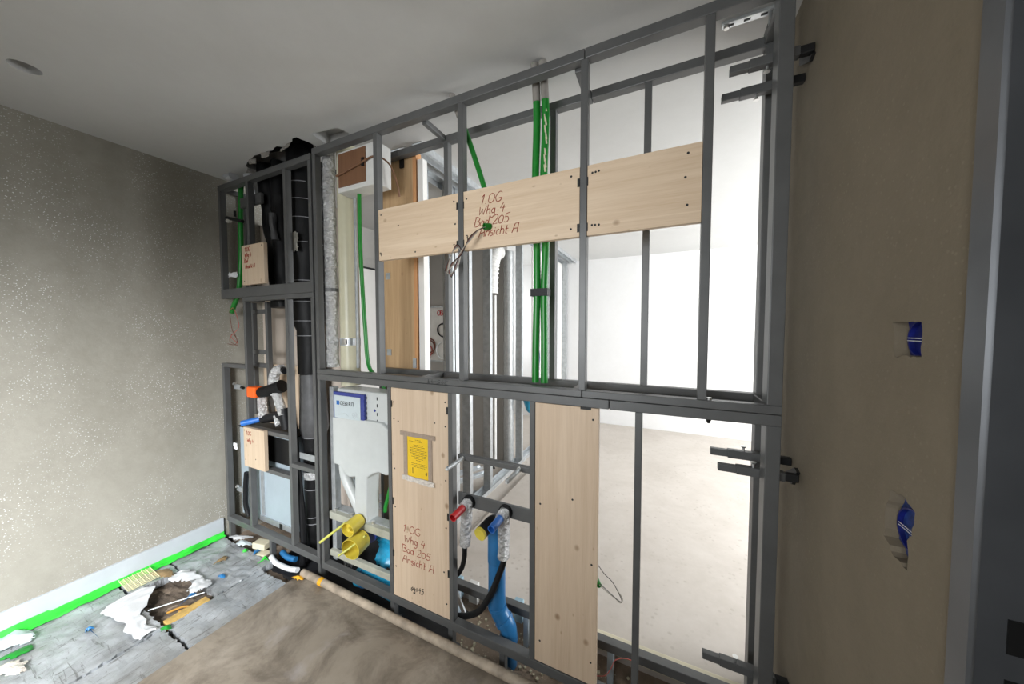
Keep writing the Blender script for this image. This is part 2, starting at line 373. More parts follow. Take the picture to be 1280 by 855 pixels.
# right wall with two chiselled socket holes
s1 = ragged([(-0.372, 1.563), (-0.452, 1.562), (-0.457, 1.500), (-0.43, 1.497), (-0.385, 1.495)], 0.004, 4)
s2 = ragged([(-0.388, 1.228), (-0.419, 1.236), (-0.462, 1.222), (-0.455, 1.182), (-0.444, 1.16), (-0.448, 1.107), (-0.41, 1.108), (-0.376, 1.13), (-0.378, 1.19)], 0.004, 4)
wr = tag(B().holed([(0.45, -0.3), (0.45, ZC + .05), (-0.57, ZC + .05), (-0.57, -0.3)], [s1, s2], 'x', 0.41, [(0.035, False), (0.035, False)]).build('wall_right', 'plaster_right', fix=False), kind='structure')
B().box(0.412, 0.60, 0.44, 0.46, -0.3, ZC + .05).build('wall_end', 'plaster_right', wr)
B().box(0.41, 0.60, -3.0, -1.62, -0.3, ZC + .05).build('wall_section', 'plaster_right', wr)
B().box(0.41, 0.60, -1.62, -0.57, 2.12, ZC + .05).build('door_lintel', 'plaster_right', wr)
B().box(0.50, 0.60, -0.57, 0.45, -0.3, ZC + .05).build('wall_core', 'plaster_right', wr)
def socket(zc, yc, h, wd, label, mat):
    t = thing('socket_box', (0.445, yc, zc), label, 'socket box')
    B().box(0.432, 0.448, yc - wd / 2, yc + wd / 2, zc - h / 2, zc + h / 2).build('back_plate', mat, t)
    B().cup((0.424, yc - .006, zc), (0.45, yc - .006, zc), min(h, wd) * 0.42, min(h, wd) * 0.42, 0.003, 24).build('round_box', 'socket_blue', t, smooth=True)
    for d in (-0.004, 0.001): B().tube([(0.423, yc - wd * .42, zc + d), (0.423, yc + wd * .28, zc + d)], 0.0008, 6).build('wire', 'paper_white', t)
socket(1.531, -0.418, 0.085, 0.095, 'blue electrical box in the upper chiselled hole of the brown wall', 'socket_blue')
socket(1.170, -0.420, 0.16, 0.10, 'blue electrical box in the tall ragged hole of the brown wall', 'socket_blue_light')
# steel door frame in the right wall
d1 = thing('door_1', (0.45, -0.60, 0), None, None); d1['kind'] = 'structure'
B().prism([(0.404, -0.558), (0.400, -0.562), (0.400, -0.598), (0.406, -0.602), (0.406, -0.608), (0.400, -0.611), (0.60, -0.611), (0.60, -0.568), (0.41, -0.568)], 'z', -0.06, 2.12).build('door_jamb', 'door_steel', d1)
B().box(0.404, 0.60, -1.62, -0.611, 2.08, 2.12).build('door_head', 'door_steel', d1)
for zz in (1.133, 1.048): B().box(0.427, 0.446, -0.6125, -0.6105, zz - 0.024, zz + 0.024).build('latch_hole', 'black_metal', d1)
# rear wall behind the camera with a window opening, its frame
wb = tag(B().holed([(-3.05, -0.3), (0.41, -0.3), (0.41, ZC), (-3.05, ZC)], [[(-1.7, 0.95), (-0.2, 0.95), (-0.2, 2.4), (-1.7, 2.4)]], 'y', -2.9, [(-0.14, False)]).build('wall_rear', 'white_paint', fix=False), kind='structure')
w1 = thing('window_1', (-1.5, -2.97, 0.95), None, None); w1['kind'] = 'structure'
for a in [(-1.7, -0.2, 0.95, 1.0), (-1.7, -0.2, 2.35, 2.4), (-1.7, -1.65, 1.0, 2.35), (-0.25, -0.2, 1.0, 2.35)]:
    B().box(a[0], a[1], -2.99, -2.94, a[2], a[3]).build('window_frame', 'white_plastic', w1)
# hall beyond the door beside the camera
tag(B().box(1.7, 1.85, -3.0, 0.45, -0.3, ZC).build('wall_hall', 'plaster_right'), kind='structure')
tag(B().box(0.60, 1.7, 0.30, 0.45, -0.3, ZC).build('wall_hall_end', 'plaster_right'), kind='structure')
tag(B().box(0.41, 1.85, -3.1, -3.0, -0.3, ZC).build('wall_hall_rear', 'plaster_right'), kind='structure')
tag(B().box(0.42, 1.85, -3.0, 0.45, ZC, ZC + .1).build('ceiling_hall', 'ceiling_paint'), kind='structure')
tag(B().box(0.60, 1.85, -3.0, 0.45, -0.2, 0.0).build('floor_hall', 'screed'), kind='structure')
# far room
tag(B().box(-1.62, 3.5, 4.13, 4.3, -0.2, ZC + .1).build('wall_far', 'white_paint'), kind='structure')
tag(B().box(-4.2, -1.62, 4.13, 4.3, -0.2, ZC + .1).build('wall_side_room', 'white_paint'), kind='structure')
wn = tag(B().holed([(0.45, -0.2), (4.13, -0.2), (4.13, ZC), (0.45, ZC)], [[(1.1, 0.6), (3.5, 0.6), (3.5, 2.5), (1.1, 2.5)]], 'x', 3.2, [(0.16, False)]).build('wall_window_side', 'white_paint', fix=False), kind='structure')
w2 = thing('window_2', (3.3, 2.3, 0.6), None, None); w2['kind'] = 'structure'
for a in [(1.1, 3.5, 0.6, 0.66), (1.1, 3.5, 2.44, 2.5), (1.1, 1.16, 0.66, 2.44), (3.44, 3.5, 0.66, 2.44), (2.27, 2.33, 0.66, 2.44)]:
    B().box(3.25, 3.30, a[0], a[1], a[2], a[3]).build('window_frame', 'white_plastic', w2)
tag(B().box(0.60, 3.3, 0.45, 0.6, -0.2, ZC + .1).build('wall_return', 'white_paint'), kind='structure')
gw = tag(B().box(-3.05, -1.72, 2.13, 2.25, -0.05, ZC).build('wall_grey', 'grey_board'), kind='structure')
wl2 = tag(B().holed([(0.47, -0.3), (4.13, -0.3), (4.13, ZC), (0.47, ZC)], [[(2.6, 0.9), (3.8, 0.9), (3.8, 2.3), (2.6, 2.3)]], 'x', -3.05, [(-0.16, False)]).build('wall_side_left', 'grey_board', fix=False), kind='structure')
w3 = thing('window_3', (-3.15, 3.2, 0.9), None, None); w3['kind'] = 'structure'
for a in [(2.6, 3.8, 0.9, 0.96), (2.6, 3.8, 2.24, 2.3), (2.6, 2.66, 0.96, 2.24), (3.74, 3.8, 0.96, 2.24)]:
    B().box(-3.16, -3.11, a[0], a[1], a[2], a[3]).build('window_frame', 'white_plastic', w3)
B().cup((-2.335, 2.129, 0.90), (-2.335, 2.16, 0.90), 0.05, 0.05, 0.006).build('box_opening', 'black_metal', gw)
# floors
fl = tag(B().box(-2.065, 0.60, -3.0, -0.045, -0.10, 0.0).build('floor', 'screed', bevel=0.006), kind='structure')
tag(B().box(-3.05, 0.60, -3.0, 0.45, -0.20, RAW).build('floor_raw', 'rubble_floor'), kind='structure')
tag(B().box(-1.32, 3.3, 0.33, 4.13, -0.20, 0.0).build('floor_far', 'screed_far', bevel=0.01), kind='structure')
tag(B().box(-4.2, -1.32, 0.45, 4.13, -0.20, -0.03).build('floor_side_room', 'screed_far'), kind='structure')
# insulation strip upright between the slab and the wall, with green film
tag(B().box(-3.05, -3.036, -3.0, -0.02, -0.06, 0.10).build('trim_1', 'strip_foam'), kind='structure')
def gfilm(p):
    t = max(0, (-p.y - 0.02)); return Vector((p.x, p.y, p.z))
g = B()
N = 120; K = 6; base = len(g.v)
for i in range(N + 1):
    y = -0.02 - 1.10 * i / N
    wv = noise.noise(Vector((y * 9, 0, 3))) ; top = -0.002 + 0.008 * wv + (0.012 if y < -0.8 else 0); reach = 0.030 + 0.022 * abs(noise.noise(Vector((y * 7, 2, 0)))) + 0.02 * max(0, -y - 0.45)
    for k in range(K + 1):
        t = k / K
        if t < 0.5: p = Vector((-3.034 + 0.004 * noise.noise(Vector((y * 30, k, 0))), y, top + (-0.036 - top) * (t / 0.5)))
        else: p = Vector((-3.034 + reach * (t - 0.5) / 0.5, y, -0.034 + 0.006 * noise.noise(Vector((y * 25, k * 1.3, 1)))))
        g.v.append(p)
for i in range(N):
    for k in range(K): a = i * (K + 1) + k; g.f.append((a, a + 1, a + K + 2, a + K + 1))
tag(g.build('edge_film', 'green_film', smooth=True, fix=False), 'bright green plastic film strip along the foot of the sparkling grey wall', 'film')

# ================================================================ STEEL FRAMES
SP = 'steel_paint'
def bar(t, name, x0, x1, y0, y1, z0, z1, mat=SP): return B().box(x0, x1, y0, y1, z0, z1).build(name, mat, t, bevel=0.0025)
W = 0.028; D = 0.040; YB = 0.20
# upper main frame
fu = thing('steel_frame', (-0.8, 0.1, 1.275), 'wide grey steel tube frame holding three boards and the green conduits, upper half', 'metal frame')
bar(fu, 'top_rail', -1.92, -0.296, 0, D, 2.582, 2.620); bar(fu, 'top_rail', -0.294, 0.34, 0, D, 2.582, 2.620)
bar(fu, 'bottom_rail', -1.92, -0.296, 0, D, 1.276, 1.304); bar(fu, 'bottom_rail', -0.294, 0.34, 0, D, 1.276, 1.304)
for x in (-1.906, -1.404, -0.866, -0.296, 0.120): bar(fu, 'post', x - W / 2, x + W / 2, 0.001, D - .001, 1.304, 2.582)
bar(fu, 'post', 0.300, 0.340, 0.001, 0.059, 1.304, 2.640)
bar(fu, 'back_top_rail', -1.62, -0.31, YB, YB + D, 2.562, 2.598); bar(fu, 'back_top_rail', -0.308, 0.315, YB, YB + D, 2.562, 2.598)
bar(fu, 'back_bottom_rail', -1.62, 0.315, YB, YB + D, 1.276, 1.306)
for x in (-1.095, -0.486, -0.078): bar(fu, 'back_post', x - W / 2, x + W / 2, YB + .001, YB + D - .001, 1.306, 2.562)
bar(fu, 'back_post', 0.313, 0.353, YB, YB + 0.05, 1.276, 2.640)
for x in (-1.105, -0.33, 0.318): bar(fu, 'connector', x - .013, x + .013, D, YB, 2.570, 2.596)
for x in (-1.13, -0.33, 0.318): bar(fu, 'connector', x - .013, x + .013, D, YB, 1.278, 1.304)
for x, y, z in [(-0.345, 0.02, 2.620), (-0.245, 0.02, 2.620), (-0.235, 0.22, 2.598), (-0.36, 0.22, 2.598)]:
    B().tube([(x, y, z), (x, y, z + 0.009)], 0.006, 8).build('bolt', 'black_metal', fu)
B().tube([(0.143, 0.02, 1.304), (0.143, 0.02, 1.312)], 0.008, 8).build('bolt', 'zinc_bolt', fu)
# lower main frame
fd = thing('steel_frame', (-0.8, 0.1, 0.05), 'wide grey steel tube frame around cistern and water connections, lower half', 'metal frame')
bar(fd, 'top_rail', -1.92, -0.19, 0, D, 1.238, 1.2745); bar(fd, 'top_rail', -0.188, 0.34, 0, D, 1.238, 1.2745)
bar(fd, 'bottom_rail', -1.92, 0.34, 0, D, 0.050, 0.092)
for x in (-1.906, -1.332, -0.935, -0.507, -0.082): bar(fd, 'post', x - .0125, x + .0125, 0.001, D - .001, 0.092, 1.238)
bar(fd, 'post', 0.300, 0.340, 0.001, 0.059, 0.092, 1.238)
bar(fd, 'post', 0.300, 0.340, 0.001, 0.059, -0.09, 0.050)
bar(fd, 'back_bottom_rail', -1.30, 0.315, YB, YB + D, 0.068, 0.108)
bar(fd, 'back_post', 0.313, 0.353, YB, YB + 0.05, -0.09, 1.2745)
bar(fd, 'back_top_rail', -1.62, 0.315, YB, YB + D, 1.240, 1.2745)
bar(fd, 'back_post', -1.095 - .0125, -1.095 + .0125, YB + .001, YB + D - .001, 0.108, 1.240)
bar(fd, 'back_post', -1.62, -1.594, YB + .001, YB + D - .001, 0.0, 1.240)
for x in (-1.332, -0.945, -0.655, -0.10): bar(fd, 'foot', x - .014, x + .014, 0.004, 0.036, -0.05, 0.050); bar(fd, 'foot_plate', x - .03, x + .03, -0.005, 0.045, RAW, -0.05)
for x in (-0.62, -1.05, -0.2): bar(fd, 'back_foot', x - .014, x + .014, YB + .004, YB + .036, RAW, 0.068, 'box_metal')
B().tube([(0.143, 0.02, 1.238), (0.143, 0.02, 1.222)], [0.010, 0.004], 8).build('bolt', 'black_metal', fd)
# cross members in the wash-basin bay
bar(fd, 'cross_bar', -0.922, -0.520, 0.045, 0.072, 0.900, 0.926)
bar(fd, 'fixing_plate', -0.922, -0.520, 0.048, 0.056, 0.670, 0.736)
# left upper frame
fa = thing('steel_frame', (-2.45, 0.1, 1.77), 'small grey steel tube frame in front of black ducts, under the broken ceiling', 'metal frame')
bar(fa, 'top_rail', -3.0, -1.935, 0, D, 2.560, 2.598); bar(fa, 'bottom_rail', -3.0, -1.935, 0, D, 1.772, 1.840)
for x in (-2.984, -2.620, -2.198, -1.950): bar(fa, 'post', x - W / 2, x + W / 2, 0.001, D - .001, 1.840, 2.560)
bar(fa, 'side_rail', -3.0, -2.975, D, 0.19, 2.565, 2.595); bar(fa, 'side_rail', -3.0, -2.975, D, 0.19, 1.80, 1.835)
bar(fa, 'back_post', -3.0, -2.972, 0.16, 0.19, 1.80, 2.60)
bar(fa, 'back_rail', -2.80, -2.54, 0.045, 0.066, 2.42, 2.49)
bar(fa, 'connector', -1.962, -1.936, D, 0.19, 2.545, 2.575)
# left lower frame
fb = thing('steel_frame', (-2.45, 0.1, 0.07), 'small grey steel tube frame with shelf rails in front of grey metal box', 'metal frame')
bar(fb, 'top_rail', -2.72, -1.935, 0.0, D, 1.742, 1.771)
bar(fb, 'post', -3.030, -3.000, 0.001, D, 0.112, 1.262); bar(fb, 'shoulder_rail', -3.030, -2.714, 0, D, 1.262, 1.290)
for x in (-2.700, -2.212, -1.950): bar(fb, 'post', x - W / 2, x + W / 2, 0.001, D - .001, 0.112, 1.742)
bar(fb, 'bottom_rail', -3.030, -1.935, 0, D, 0.070, 0.112)
bar(fb, 'shelf_rail', -2.686, -2.226, 0.0, D, 0.820, 0.848); bar(fb, 'shelf_rail', -2.198, -1.964, 0.0, D, 0.640, 0.668)
bar(fb, 'shelf_rail', -2.686, -2.226, 0.0, D, 0.552, 0.580)
bar(fb, 'foot', -2.49, -2.462, 0.004, 0.036, RAW, 0.070); bar(fb, 'foot', -1.964, -1.936, 0.004, 0.036, RAW, 0.070); bar(fb, 'foot', -3.02, -2.995, 0.004, 0.036, RAW, 0.070)
bar(fb, 'back_post', -2.820, -2.795, 0.10, 0.13, 0.90, 1.742); bar(fb, 'back_post', -2.640, -2.610, 0.10, 0.13, 0.90, 1.742)
for z in (1.66, 1.36, 1.26): bar(fb, 'back_rail', -2.795, -2.640, 0.10, 0.13, z, z + 0.032)
bar(fb, 'side_rail', -2.71, -2.69, D, 0.13, 1.745, 1.77)
bar(fb, 'back_shelf', -2.686, -2.345, D, 0.12, 0.822, 0.828, 'black_metal')

# ---------------------------------------------------------------- right-hand clamp brackets
def bracket(y, z, x0, label, up, plate):
    t = thing('clamp_bracket', (0.41, y, z), label, 'bracket', 'sliding brackets tying the frame to the brown wall')
    bar(t, 'sleeve', x0 + 0.055, 0.372, y - .014, y + .014, z - .015, z + .015)
    bar(t, 'inner_tube', x0, x0 + 0.056, y - .0115, y + .0115, z - .0125, z + .0125)
    bar(t, 'wall_arm', 0.372, 0.408, y - .0115, y + .0115, z - .013, z + .013, 'black_metal')
    d = 1 if up else -1
    b0 = z + d * 0.015
    sh = B().tube([(x0 + 0.105, y, b0), (x0 + 0.105, y, b0 + d * 0.012)], 0.004, 8).build('bolt_shank', 'zinc_bolt', t)
    B().tube([(x0 + 0.105, y, b0 + d * 0.012), (x0 + 0.105, y, b0 + d * 0.018)], [0.006, 0.010], 8).build('bolt_head', 'zinc_bolt', sh)
    if plate:
        B().prism([(y - .012, z + .022 * d), (y + .012, z + .03 * d), (y + .10, z - .02 * d), (y + .10, z - .045 * d), (y + .03, z - .035 * d)][::1], 'x', 0.400, 0.4095).build('wall_plate', 'black_metal', t)
        B().tube([(0.385, y + .045, z - .02 * d), (0.40, y + .045, z - .02 * d)], 0.009, 10).build('nut', 'zinc_bolt', t)
    return t
bracket(0.078, 2.428, 0.185, 'grey sliding bracket nearest the ceiling, bolted to the brown wall', False, True)
bracket(0.150, 2.385, 0.172, 'grey sliding bracket just under the topmost one, bolt hanging below', False, False)
bracket(0.150, 1.085, 0.165, 'grey sliding bracket behind its twin under the middle beam', True, False)
bracket(0.078, 1.055, 0.181, 'grey sliding bracket with bolt on top under the middle beam, its wall plate showing', True, True)
bracket(0.100, 0.318, 0.150, 'lone grey sliding bracket close to the floor by the brown wall', True, False)
st = thing('perforated_strip', (0.25, 0.18, ZC), 'galvanised slotted strip fixed to the ceiling above the frame corner', 'metal strip')
B().box(0.172, 0.330, 0.172, 0.200, ZC - .012, ZC - .001).build('strip', 'galvanised', st, bevel=0.002)
for x in (0.20, 0.25, 0.30): B().box(x - .010, x + .010, 0.182, 0.190, ZC - .0135, ZC - .0118).build('slot', 'black_metal', st)
B().tube([(0.318, 0.186, ZC - .012), (0.318, 0.186, 2.60)], 0.006, 10).build('hanger_rod', 'galvanised_dull', st)
B().tube([(0.187, 0.186, ZC - .012), (0.187, 0.186, ZC - .022)], 0.009, 6).build('screw_head', 'zinc_bolt', st)

# ================================================================ WRITING
def arc(cx, cy, rx, ry, a0, a1, n=12): return [(cx + rx * math.cos(math.radians(a0 + (a1 - a0) * i / n)), cy + ry * math.sin(math.radians(a0 + (a1 - a0) * i / n))) for i in range(n + 1)]
GL = {
 '1': (0.48, [[(0.0, .72), (.25, 1.0)], [(.25, 1.0), (.18, 0)]]), '.': (0.30, [[(.03, .04), (.10, .05)]]),
 'O': (0.75, [arc(.33, .5, .33, .48, 90, 450)]), 'G': (0.75, [arc(.38, .5, .36, .5, 50, 320) + [(.68, .38), (.40, .40)]]),
 'W': (0.8, [[(0, .9), (.12, .05), (.32, .65), (.48, .05), (.68, .95)]]), 'h': (0.5, [[(.05, 1.0), (.02, 0)], [(.03, .4)] + arc(.22, .35, .16, .2, 150, 0, 8) + [(.38, 0)]]),
 'g': (0.55, [arc(.22, .32, .18, .24, 20, 380, 12), [(.40, .55), (.40, -.2)] + arc(.22, -.2, .18, .16, 0, -170, 8)]),
 '4': (0.6, [[(.25, 1.0), (.02, .42), (.5, .46)], [(.40, .72), (.33, 0)]]),
 'B': (0.65, [[(.08, 1.0), (.02, 0)], [(0, .98)] + arc(.2, .76, .3, .22, 80, -80, 8) + arc(.22, .28, .36, .27, 80, -100, 8)]),
 'a': (0.5, [arc(.2, .28, .18, .26, 40, 400, 12), [(.38, .5), (.40, 0)]]), 'd': (0.5, [arc(.2, .28, .18, .26, 40, 400, 12), [(.40, 1.0), (.40, 0)]]),
 '2': (0.6, [arc(.25, .74, .22, .24, 160, -40, 10) + [(.02, .02), (.52, .08)]]), '0': (0.6, [arc(.25, .42, .24, .40, 90, 450)]),
 '5': (0.6, [[(.5, .95), (.12, .92), (.08, .55)] + arc(.22, .32, .24, .28, 110, -140, 10)]),
 'A': (0.7, [[(0, 0), (.18, .9), (.5, .95), (.55, 0)], [(.08, .4), (.55, .42)]]), 'n': (0.48, [[(.02, .55), (.02, 0)], [(.03, .35)] + arc(.2, .35, .16, .2, 150, 0, 8) + [(.36, 0)]]),
 's': (0.42, [arc(.18, .42, .15, .14, 60, 250, 8) + arc(.17, .14, .15, .15, 80, -140, 8)]), 'i': (0.22, [[(.05, .52), (.05, 0)], [(.05, .72), (.08, .76)]]),
 'c': (0.42, [arc(.2, .28, .18, .26, 50, 310, 10)]), 't': (0.42, [[(.15, .85), (.15, .05), (.3, .02)], [(0, .5), (.34, .52)]]), ' ': (0.35, []), '+': (0.5, [[(.0, .35), (.4, .37)], [(.2, .6), (.19, .12)]]),
 '-': (0.4, [[(.02, .4), (.3, .4)]]), '9': (0.55, [arc(.2, .7, .18, .24, 0, 360, 12), [(.38, .7), (.34, 0)]]),
}
def writing(name, lines, x, z, h, lead, y, parent, mat, rad=0.0017, slant=0.0, wob=0.02, flip=False, sx=1.0):
    g = B()
    for li, (dx, txt) in enumerate(lines):
        cx = x + dx; zz = z - li * lead
        for ch in txt:
            wd, strokes = GL[ch]
            for s in strokes:
                pts = []
                for (u, v) in s:
                    u2 = u + slant * v + random.uniform(-wob, wob); v2 = v + random.uniform(-wob, wob)
                    pts.append(Vector((cx + u2 * h * sx, y, zz + v2 * h)))
                g.tube(pts, rad, 5)
            cx += wd * h * sx
    if flip:
        c = Vector([(min(p[i] for p in g.v) + max(p[i] for p in g.v)) / 2 for i in range(3)])
        g.v = [Vector((2 * c.x - p.x, p.y, 2 * c.z - p.z)) for p in g.v]
    return g.build(name, mat, parent)
def screws(parent, pts, y, r=0.0045):
    for x, z in pts: B().tube([(x, y + 0.004, z), (x, y - 0.0006, z)], r, 8).build('screw_hole', 'ink_black', parent)

def board(x0, x1, z0, z1, label, mat, pts, y0=0.004, th=0.024):
    o = B().box(x0, x1, y0, y0 + th, z0, z1).build('mounting_board', mat, bevel=0.0015); tag(o, label, 'wooden board')
    screws(o, pts, y0); return o
YF = 0.004
b1 = board(-1.389, -0.881, 1.912, 2.180, 'pale wooden board without writing between two posts, beside the brown-fronted white box', 'wood_x', [(-0.905, 2.145), (-0.905, 1.945), (-0.898, 2.04), (-1.37, 2.15), (-1.14, 1.935), (-1.25, 2.08)])
writing('mark', [(0, '9')], -1.380, 1.935, 0.02, 0.02, YF - .0008, b1, 'ink_black', 0.0016)
b2 = board(-0.851, -0.311, 1.912, 2.180, 'pale wooden board with large red handwriting and a cut green conduit end', 'wood_x', [(-0.835, 2.145), (-0.345, 2.15), (-0.345, 1.945), (-0.83, 1.95)])
writing('handwriting', [(0.03, '1.OG'), (0.02, 'Whg 4'), (-0.005, 'Bad 205'), (0.02, 'Ansicht A')], -0.790, 2.106, 0.042, 0.0475, YF - .0008, b2, 'ink_red', 0.0016, 0.22, 0.03, sx=1.12)
writing('mark', [(0, '9')], -0.838, 1.955, 0.026, 0.02, YF - .0008, b2, 'ink_black', 0.0018)
b3 = board(-0.281, 0.105, 1.912, 2.180, 'pale wooden board with paler middle, the one nearest the brown wall', 'wood_x', [(-0.262, 2.148), (-0.25, 2.149), (-0.238, 2.151), (-0.262, 1.950), (-0.25, 1.949), (-0.236, 1.948), (0.062, 2.15), (0.062, 1.975), (0.055, 2.07)])
b4 = board(-1.3185, -0.9485, 0.094, 1.236, 'upright wooden board with a taped yellow notice and red handwriting', 'wood_z', [(-1.30, 1.16), (-1.30, 1.07), (-0.965, 1.19), (-0.965, 1.07), (-1.03, 1.08), (-1.30, 0.80), (-1.30, 0.59), (-0.965, 0.80), (-0.965, 0.56), (-1.30, 0.26), (-0.98, 0.33), (-0.965, 0.17), (-1.27, 1.06)])
writing('handwriting', [(0.0, '1.OG'), (0.005, 'Whg 4'), (-0.012, 'Bad 205'), (-0.01, 'Ansicht A')], -1.245, 0.470, 0.040, 0.056, YF - .0008, b4, 'ink_red', 0.0016, 0.12, 0.03, sx=1.28)
writing('signature', [(0.0, 'sg+45')], -1.195, 0.162, 0.034, 0.02, YF - .0008, b4, 'ink_black', 0.0018, 0.1, 0.10, sx=0.95)
b5 = board(-0.4935, -0.228, 0.094, 1.236, 'upright plain wooden board beside the blue drain pipe', 'wood_z', [(-0.47, 0.19), (-0.47, 0.80), (-0.25, 0.19), (-0.25, 0.60), (-0.25, 1.19), (-0.33, 0.85)])
B().box(-0.300, -0.258, 0.001, 0.02, 1.228, 1.238).build('angle_clip', 'black_metal', b5)
for o, xs in ((b1, (-0.884,)), (b2, (-0.851, -0.314)), (b3, (-0.281,))):
    for x in xs:
        for z in (1.945, 2.12): B().box(x - .006, x + .003, 0.0015, 0.006, z - .016, z + .016).build('angle_clip', 'black_metal', o)
for z in (1.15, 0.62, 0.33):
    B().box(-1.3190, -1.311, 0.0015, 0.006, z - .018, z + .018).build('angle_clip', 'black_metal', b4); B().box(-0.9565, -0.948, 0.0015, 0.006, z - .018, z + .018).build('angle_clip', 'black_metal', b4)
writing('rail_marking', [(0, '245-49')], -1.068, 1.278, 0.020, 0.02, -0.0006, fu, 'ink_black', 0.0011, 0.1, 0.04, True, sx=1.9)
b6 = B().box(-2.650, -2.390, -0.026, -0.002, 1.850, 2.118).build('mounting_board', 'wood_small', bevel=0.0015); tag(b6, 'small square board with red handwriting standing on the left beam', 'wooden board')
writing('handwriting', [(0.03, '1.OG'), (0.03, 'Whg 4'), (0.02, 'Bad'), (0.03, 'Ansicht A')], -2.640, 2.075, 0.028, 0.038, -0.0268, b6, 'ink_red', 0.0015, 0.15, 0.05)
screws(b6, [(-2.625, 1.875), (-2.41, 2.10)], -0.026)
b7 = B().box(-2.704, -2.452, -0.026, -0.002, 0.572, 0.852).build('mounting_board', 'wood_small', bevel=0.0015); tag(b7, 'small square board with faint handwriting fixed to the lower left shelf rail', 'wooden board')
writing('handwriting', [(0.02, '1.OG'), (0.03, 'Whg 4')], -2.690, 0.800, 0.028, 0.05, -0.0268, b7, 'ink_red', 0.0012, 0.15, 0.06)
screws(b7, [(-2.685, 0.62), (-2.56, 0.64), (-2.69, 0.83)], -0.026)
# yellow notice
yn = thing('yellow_notice', (-1.138, 0.003, 0.778), 'yellow printed sheet taped to the upright board with brown tape', 'notice')
B().box(-1.211, -1.066, 0.0022, 0.0032, 0.780, 0.993).build('sheet', 'yellow_paper', yn)
tp = B(); random.seed(3)
zz = 0.975; B_ = B()
for i, (a, c) in enumerate([(-1.155, -1.115), (-1.195, -1.105), (None, 0), (-1.165, -1.10), (-1.18, -1.09), (-1.19, -1.095), (-1.19, -1.08), (-1.19, -1.085), (-1.19, -1.075), (-1.17, -1.08), (-1.18, -1.085), (-1.165, -1.10), (-1.15, -1.12), (None, 0), (-1.18, -1.075), (-1.18, -1.08), (-1.165, -1.09)]):
    if a is not None:
        x = a
        while x < c - 0.004:
            l = random.uniform(0.006, 0.016); B_.box(x, min(x + l, c), 0.0016, 0.0021, zz, zz + 0.0022); x += l + 0.003
    zz -= 0.0088
B_.build('print_line', 'ink_soft', yn)
B().box(-1.175, -1.170, 0.0016, 0.0021, 0.800, 0.83).build('stamp', 'ink_soft', yn); B().prism([(-1.09, 0.805), (-1.08, 0.80), (-1.078, 0.815), (-1.086, 0.822)], 'y', 0.0016, 0.0021).build('stamp', 'ink_soft', yn)
for i, a in enumerate([(-1.255, -1.025, 0.990, 1.013), (-1.233, -1.207, 0.785, 0.990), (-1.071, -1.046, 0.775, 0.990)]):
    B().box(a[0], a[1], 0.0006, 0.0015, a[2], a[3]).build('tape', 'brown_tape', yn)
q = B().sheet(-1.245, -1.03, 0, 0.028, 0, 16, 4, 0.0035, 5, 0.001, 0.003, 30)
q.v = [Vector((p.x, 0.000 - abs(p.z), 0.752 + p.y + (p.x + 1.14) * -0.03)) for p in q.v]; q.build('tape', 'clear_tape', yn)

# ================================================================ PIPES AND FITTINGS (main bays)
# white valve box with a brown front and strap
vb = thing('valve_box', (-1.60, 0.09, 2.34), 'white foam box with brown veneered front hanging under the top rail', 'box')
B().box(-1.755, -1.435, 0.044, 0.145, 2.345, 2.575).build('body', 'white_foam', vb, bevel=0.004)
B().box(-1.742, -1.520, 0.0395, 0.0445, 2.372, 2.562).build('front_panel', 'veneer', vb)
stp = B().tube([(-1.752, 0.035, 2.44), (-1.70, 0.033, 2.445), (-1.53, 0.033, 2.475), (-1.50, 0.033, 2.482)], 0.006, 8).build('strap', 'veneer', vb)
B().box(-1.545, -1.528, 0.032, 0.04, 2.455, 2.50).build('buckle', 'black_metal', stp)
tube('strap_tail', 'veneer', vb, spline([(-1.53, 0.033, 2.478), (-1.44, 0.043, 2.49), (-1.40, 0.10, 2.46), (-1.375, 0.13, 2.36), (-1.38, 0.15, 2.30)]), 0.005, 8)
# foil wrapped pipe and cream pipe next to the double post
fp = thing('foil_pipe', (-1.88, 0.07, 1.3), 'crumpled silver foil wrapped pipe beside the double post', 'pipe')
B().tube([(-1.890, 0.086, 1.31 + i * 0.02) for i in range(65)], 0.036, 20, rfun=crumple(0.16, 28)).build('wrap', 'foil', fp, smooth=True)
B().tube([(-1.890, 0.086, 1.78), (-1.890, 0.086, 1.80)], 0.040, 20).build('tape_band', 'steel_paint', fp)
B().tube([(-1.890 + 0.006 * math.sin(i), 0.090, 2.595 + i * 0.011) for i in range(8)], 0.034, 16, rfun=crumple(0.35, 40)).build('loose_end', 'foil', fp, smooth=True)
cp = thing('cream_pipe', (-1.80, 0.10, 1.2), 'cream plastic pipe with a metal clamp standing beside the foil pipe', 'pipe')
B().tube([(-1.818, 0.158, 1.19), (-1.818, 0.158, 2.70)], 0.058, 28).build('pipe', 'cream_pipe', cp, smooth=True)
clp = B().tube([(-1.818, 0.158, 1.445), (-1.818, 0.158, 1.490)], 0.0605, 28).build('clamp', 'galvanised', cp)
B().box(-1.805, -1.780, 0.084, 0.100, 1.45, 1.486).build('clamp_screw', 'zinc_bolt', clp)
bar(fu, 'slim_post', -1.722, -1.706, 0.12, 0.135, 1.306, 2.344, 'galvanised_dull')
